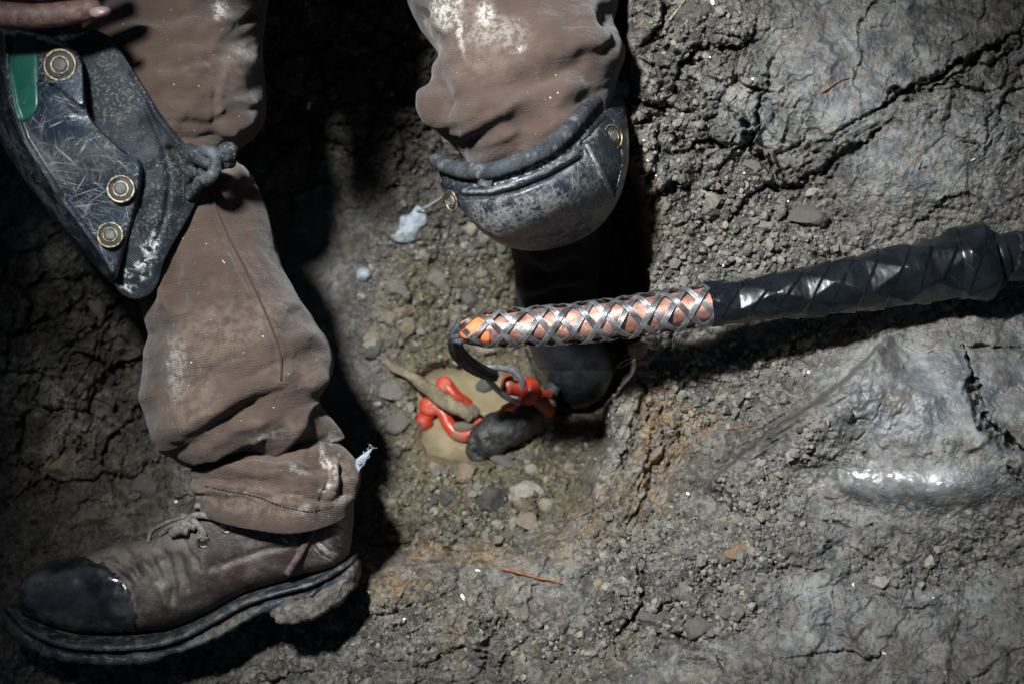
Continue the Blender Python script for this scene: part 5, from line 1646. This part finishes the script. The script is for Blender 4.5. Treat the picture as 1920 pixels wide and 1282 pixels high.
sk = things('shackle', 'red shackle whose pin runs through the grip eye above the muddy swivel', 'shackle', P(990, 745, -.2))
k_ = .00064
mesh('pin', *lathe(P(941, 721, -.175), P(1012, 738, -.183), [(0, 12 * k_), (.03, 18 * k_), (.10, 20 * k_), (.2, 19 * k_), (.26, 13 * k_), (.5, 12.5 * k_), (.9, 12 * k_), (1, 6 * k_)]), m_red, sk)
mesh('collar', *lathe(P(978, 730, -.178), P(1008, 737, -.183), [(0, 12 * k_), (.08, 20 * k_), (.25, 23.5 * k_), (.6, 23 * k_), (.82, 20 * k_), (1, 14 * k_)]), m_red, sk)
mesh('nut', *lathe(P(1026, 728, -.2), P(1042, 736, -.205), [(0, 9 * k_), (.05, 14 * k_), (.9, 14 * k_), (1, 10 * k_)], 6), m_tail, sk)
mesh('bow', *join([tube_part(ppath([(996, 742, -.186), (1010, 753, -.188), (1022, 763, -.192), (1029, 772, -.198)], 40), np.linspace(.006, .0076, 40), 16), tube_part(ppath([(1000, 736, -.182), (1018, 737, -.184), (1034, 739, -.188)], 20), .0042, 14, flat=.8)]), m_red, sk)

sw_ = things('swivel', 'swivel wrapped in mud-blackened tape between the two shackles', 'swivel', P(960, 800, -.25))
ws_ = spline([(886, 838, -.203, 20), (905, 826, -.204, 33), (940, 806, -.205, 39), (980, 786, -.207, 38), (1010, 772, -.21, 34), (1030, 764, -.213, 24)], 90)
Gs = tube(P(ws_[:, 0], ws_[:, 1], ws_[:, 2]), ws_[:, 3] * .00057, 60)
Gs = Gs + grid_normals(Gs) * (.004 * fbm3(Gs * 55, 4, 3) + .0007 * np.sin(np.arange(90)[:, None] * .4 + np.sin(np.linspace(0, 6.28, 60))[None] * 1.5))[..., None] * -1
V_, t_ = caps(Gs)
m_mudtape = plain('mud_black_tape', (.012, .012, .013), (.035, .033, .031), .32, 90, .0025, .5, (.1, .085, .065), .6, .52, .7)
mesh('taped_body', V_, [grid_faces(90, 60), t_], m_mudtape, sw_)
mesh('orange_tape', *tube_part(ppath([(945, 768, -.196), (955, 763, -.193), (966, 761, -.195)], 12), .0052, 10), m_orange, sw_)
mesh('end_eye', *tube_part(ppath([(912, 842, -.204), (896, 834, -.2), (884, 842, -.203), (894, 856, -.205), (908, 852, -.204)], 30), .0068, 12), m_mudtape, sw_)

sl = things('shackle', 'orange bow shackle lying half in the muddy puddle with a stick across it', 'shackle', P(850, 790, -.27))
mesh('bow', *join([tube_part(ppath([(800, 764, -.236), (818, 763, -.232), (832, 776, -.23), (842, 796, -.226), (858, 812, -.222), (878, 814, -.218), (893, 804, -.22), (902, 788, -.224)], 70), np.interp(np.arange(70), [0, 12, 40, 69], [.0075, .0068, .0078, .0078]), 18),
                   tube_part(ppath([(828, 718, -.25), (842, 728, -.247), (856, 744, -.246), (868, 752, -.25), (884, 764, -.257), (902, 782, -.256)], 60), np.interp(np.arange(60), [0, 10, 30, 59], [.0066, .0076, .0072, .0074]), 18)]), m_red, sl)
eye = lathe(P(803, 760, -.228), P(812, 766, -.248), [(0, .0075), (.1, .0108), (.9, .0108), (1, .0085)], 30)
mesh('eye', *eye, m_red, sl)
mesh('eye', *lathe(P(832, 720, -.242), P(838, 726, -.26), [(0, .007), (.1, .0095), (.9, .0095), (1, .008)], 30), m_red, sl)
mesh('pin', *join([lathe(P(812, 766, -.234), P(787, 800, -.238), [(0, .006), (.42, .0066), (.5, .0105), (.6, .0112), (.92, .0105), (1, .0075)], 28)]), m_red, sl)

wood = plain('muddy_wood', (.12, .095, .06), (.23, .185, .12), .8, 70, .003, .3, (.07, .06, .045), .6)
wsx = spline([(724, 677, -.24, 5), (738, 688, -.236, 8), (775, 708, -.23, 12), (810, 733, -.222, 13.5), (845, 757, -.213, 14), (868, 770, -.21, 14), (884, 784, -.212, 9)], 110)
Gs = tube(P(wsx[:, 0], wsx[:, 1], wsx[:, 2]), wsx[:, 3] * .00056, 28)
Gs = Gs - grid_normals(Gs) * (.0035 * fbm3(Gs * np.array([60, 60, 60]), 4, 9))[..., None]
V_, t_ = caps(Gs)
o = mesh('stick', V_, [grid_faces(110, 28), t_], wood)
tag(o, 'mud-coated flat stick lying across the orange shackle and the puddle', 'stick')
# wet lump of mud sticking to the stick and shackle
for x, y, r, sdn, lab in ((882, 772, 17, 3, 'wet lump of mud between stick and taped swivel'), (868, 800, 15, 5, 'grey mud lump resting on the bend of the orange shackle')):
    tv, tf = rock_template(3, 500 + sdn, .7, 7)
    tv = tv + .1 * fbm3(tv * 3, 3, sdn)[:, None] * tv
    o = mesh('mud_lump', tv * r * .00056 * np.array([1.25, .9, 1]) + P(x, y, -.214), tf, m_rock)
    o.color = (.13, .11, .08, 1)
    tag(o, lab, 'mud lump')
o = mesh('wet_stone', rock_template(3, 520, .6, 8)[0] * .012 + P(913, 724, -.262), rock_template(3, 520, .6, 8)[1], m_rock)
o.color = (.07, .07, .065, 1)
tag(o, 'dark stone poking out of the muddy puddle', 'stone')

# ------------------------------------------------------------------ scraps, roots, flakes
m_fluff = plain('white_fluff', (.24, .27, .3), (.4, .43, .46), .95, 140, .003, .1, (.12, .12, .12), .6)
m_white = plain('white_chip', (.62, .62, .58), (.8, .8, .77), .7, 300, .001, .3, (.4, .36, .3), .4)
m_root = plain('orange_brown_root', (.16, .055, .025), (.3, .12, .05), .7, 300, .001, .3)
m_root_pale = plain('pale_root', (.2, .16, .1), (.36, .3, .2), .8, 300, .001, .3)


def flat_scrap(name, outline, lift, thick, mat, label, cat, group=None, w=None):
    c = np.mean(outline, 0)
    o_ = [(x, y, (float(gw(x, y)) if w is None else w) + lift) for x, y in outline]
    S = star(o_, (c[0], c[1], max(p[2] for p in o_) + thick), 14, 70, 2, thick, disp=lambda X, Y, T: .0022 * fbm(X / 9, Y / 9, 3, 3))
    return tag(mesh(name, S[0], S[1], mat), label, cat, group)


flat_scrap('fluff', [(736, 448), (748, 428), (750, 408), (768, 402), (782, 386), (797, 398), (800, 418), (786, 430), (776, 450), (756, 456)], .003, .004, m_fluff, 'blurred white tuft of fluff with a thin tail in the dark of the pit', 'fluff')
sd_ = bpy.data.objects[-1] if False else None
tl = tube_part(ppath([(782, 396, float(gw(782, 396)) + .012), (800, 388, -.235), (815, 379, -.23), (828, 370, -.225)], 30), np.linspace(.0014, .0005, 30), 8)
fl = [o for o in COL.objects if o.name == 'fluff'][0]
mesh('tail', *tl, m_fluff, fl)
flat_scrap('fluff', [(670, 508), (680, 502), (692, 506), (694, 520), (682, 528), (670, 522)], .004, .006, m_fluff, 'small round white tuft of fluff in the pit beside the calf', 'fluff')
# feather-like scrap at the trouser hem
fe = [tube_part(ppath([(670, 886, .0), (672, 874, .0), (682, 858, .004), (697, 841, .006)], 30), np.r_[np.linspace(.0012, .0046, 12), np.linspace(.0046, .0006, 18)], 8, flat=.35)]
for i in range(14):
    t_ = i / 13
    x, y = 674 + 22 * t_, 872 - 30 * t_
    fe.append(tube_part(ppath([(x, y, .002 + .003 * t_), (x + random.uniform(-6, 9), y - random.uniform(2, 9), .005), (x + random.uniform(-9, 14), y - random.uniform(4, 16), .004)], 8), .00022, 4))
tag(mesh('feather', *join(fe), m_fluff), 'white wispy feather sticking up from the trouser hem', 'feather')


def root(pts, r0, r1, mat, name, label, cat, lift=.0015):
    p = spline(np.c_[np.array(pts, float), np.zeros(len(pts))], 50)
    w = gw(p[:, 0], p[:, 1])
    w = np.convolve(np.pad(w, 6, 'edge'), np.ones(13) / 13, 'valid') + lift
    V_, F_ = tube_part(P(p[:, 0], p[:, 1], w), np.linspace(r0, r1, 50) * (1 + .25 * vn2(np.arange(50) / 3., np.zeros(50), 3)), 7)
    return tag(mesh(name, V_, F_, mat), label, cat)


root([(941, 1065), (958, 1069), (985, 1076), (1010, 1083), (1035, 1088), (1054, 1093)], .0017, .0008, m_root, 'twig', 'thin orange-brown twig lying on grey clay below the pit', 'twig', .004)
root([(1540, 175), (1555, 165), (1575, 152), (1592, 146)], .0008, .0005, m_root, 'root', 'reddish root thread curling on the upper clay plate', 'root')
root([(1360, 805), (1385, 801), (1412, 797)], .0009, .0005, m_root, 'root', 'thin brown root lying across the fine crumbs', 'root')
root([(424, 1186), (426, 1150), (436, 1122)], .0008, .0004, m_root, 'straw', 'orange straw leaning against the boot sole', 'straw', .012)
root([(440, 1182), (445, 1162), (452, 1148)], .0006, .0003, m_root, 'straw', 'short dark orange fibre beside the longer straw at the boot sole', 'straw', .012)
root([(1255, 38), (1270, 20), (1284, 0)], .0014, .001, m_root_pale, 'twig', 'short grey twig leaning on the clod at the top edge', 'twig', .004)
rt = []
for pts in ([(1205, 650, -.05), (1190, 668, -.06), (1176, 682, -.07), (1160, 690, -.08)], [(1200, 660, -.05), (1180, 672, -.06), (1166, 678, -.07), (1156, 690, -.08)], [(1208, 664, -.055), (1192, 676, -.06), (1188, 690, -.06)], [(1196, 664, -.05), (1186, 660, -.06), (1170, 668, -.08)]):
    rt.append(tube_part(ppath(pts, 24), np.linspace(.0008, .0003, 24), 6))
tag(mesh('root', *join(rt), m_root_pale), 'tuft of fine pale roots hanging from the pit edge under the cable', 'root')
o = flat_scrap('root_stub', [(1192, 676), (1206, 673), (1218, 675), (1208, 680), (1194, 681)], .006, .004, m_root, 'pinkish broken root end at the pit edge under the cable', 'root', w=-.075)
flat_scrap('clay_nub', [(1178, 648), (1200, 640), (1214, 645), (1210, 664), (1190, 672), (1180, 662)], .012, .008, m_root_pale, 'pale clay knob under the braided cable at the pit edge', 'clay lump', w=-.085)

FLK = [(1336, 4, 8, 5, 1.0), (1331, 107, 4, 2, .5), (1404, 72, 6, 2.5, -.6), (1411, 149, 3, 3, 1), (1280, 203, 4, 3, -.4), (1214, 301, 3.5, 3, 1), (1207, 264, 3, 3, 0), (1354, 496, 7, 3, .9), (1516, 697, 9, 4, .3), (1658, 1224, 5, 3, .4), (868, 1120, 6, 12, -.3), (896, 1069, 6, 3, .2), (758, 1160, 5, 3, 0), (690, 1110, 4, 5, 0),
       (1290, 925, 6, 3, .6), (1824, 300, 7, 2, -.4), (1297, 218, 2, 2, 0), (330, 940, 5, 4, 0), (1600, 1095, 2.5, 4, 0), (580, 195, 4, 14, .3), (1395, 325, 3, 2, 0), (1750, 1120, 3, 2, 0), (1478, 378, 3, 2, .5), (1230, 330, 2.5, 2, .5)]
f0 = None
for i, (x, y, a, b_, ang) in enumerate(FLK):
    w0 = float(gw(x, y))
    tv, tf = rock_template(2, 700 + i, .35, 5)
    k = S0 * (D - w0)
    v = tv * np.array([a * k, b_ * k, min(a, b_) * k])
    c, s_ = math.cos(-ang), math.sin(-ang)
    v[:, :2] = v[:, :2] @ np.array([[c, s_], [-s_, c]])
    o = mesh('white_flake', v + P(x, y, w0 + .0012), tf, m_white)
    tag(o, 'tiny white flake lying loose on the clay', 'flake', 'white flakes scattered over the clay')
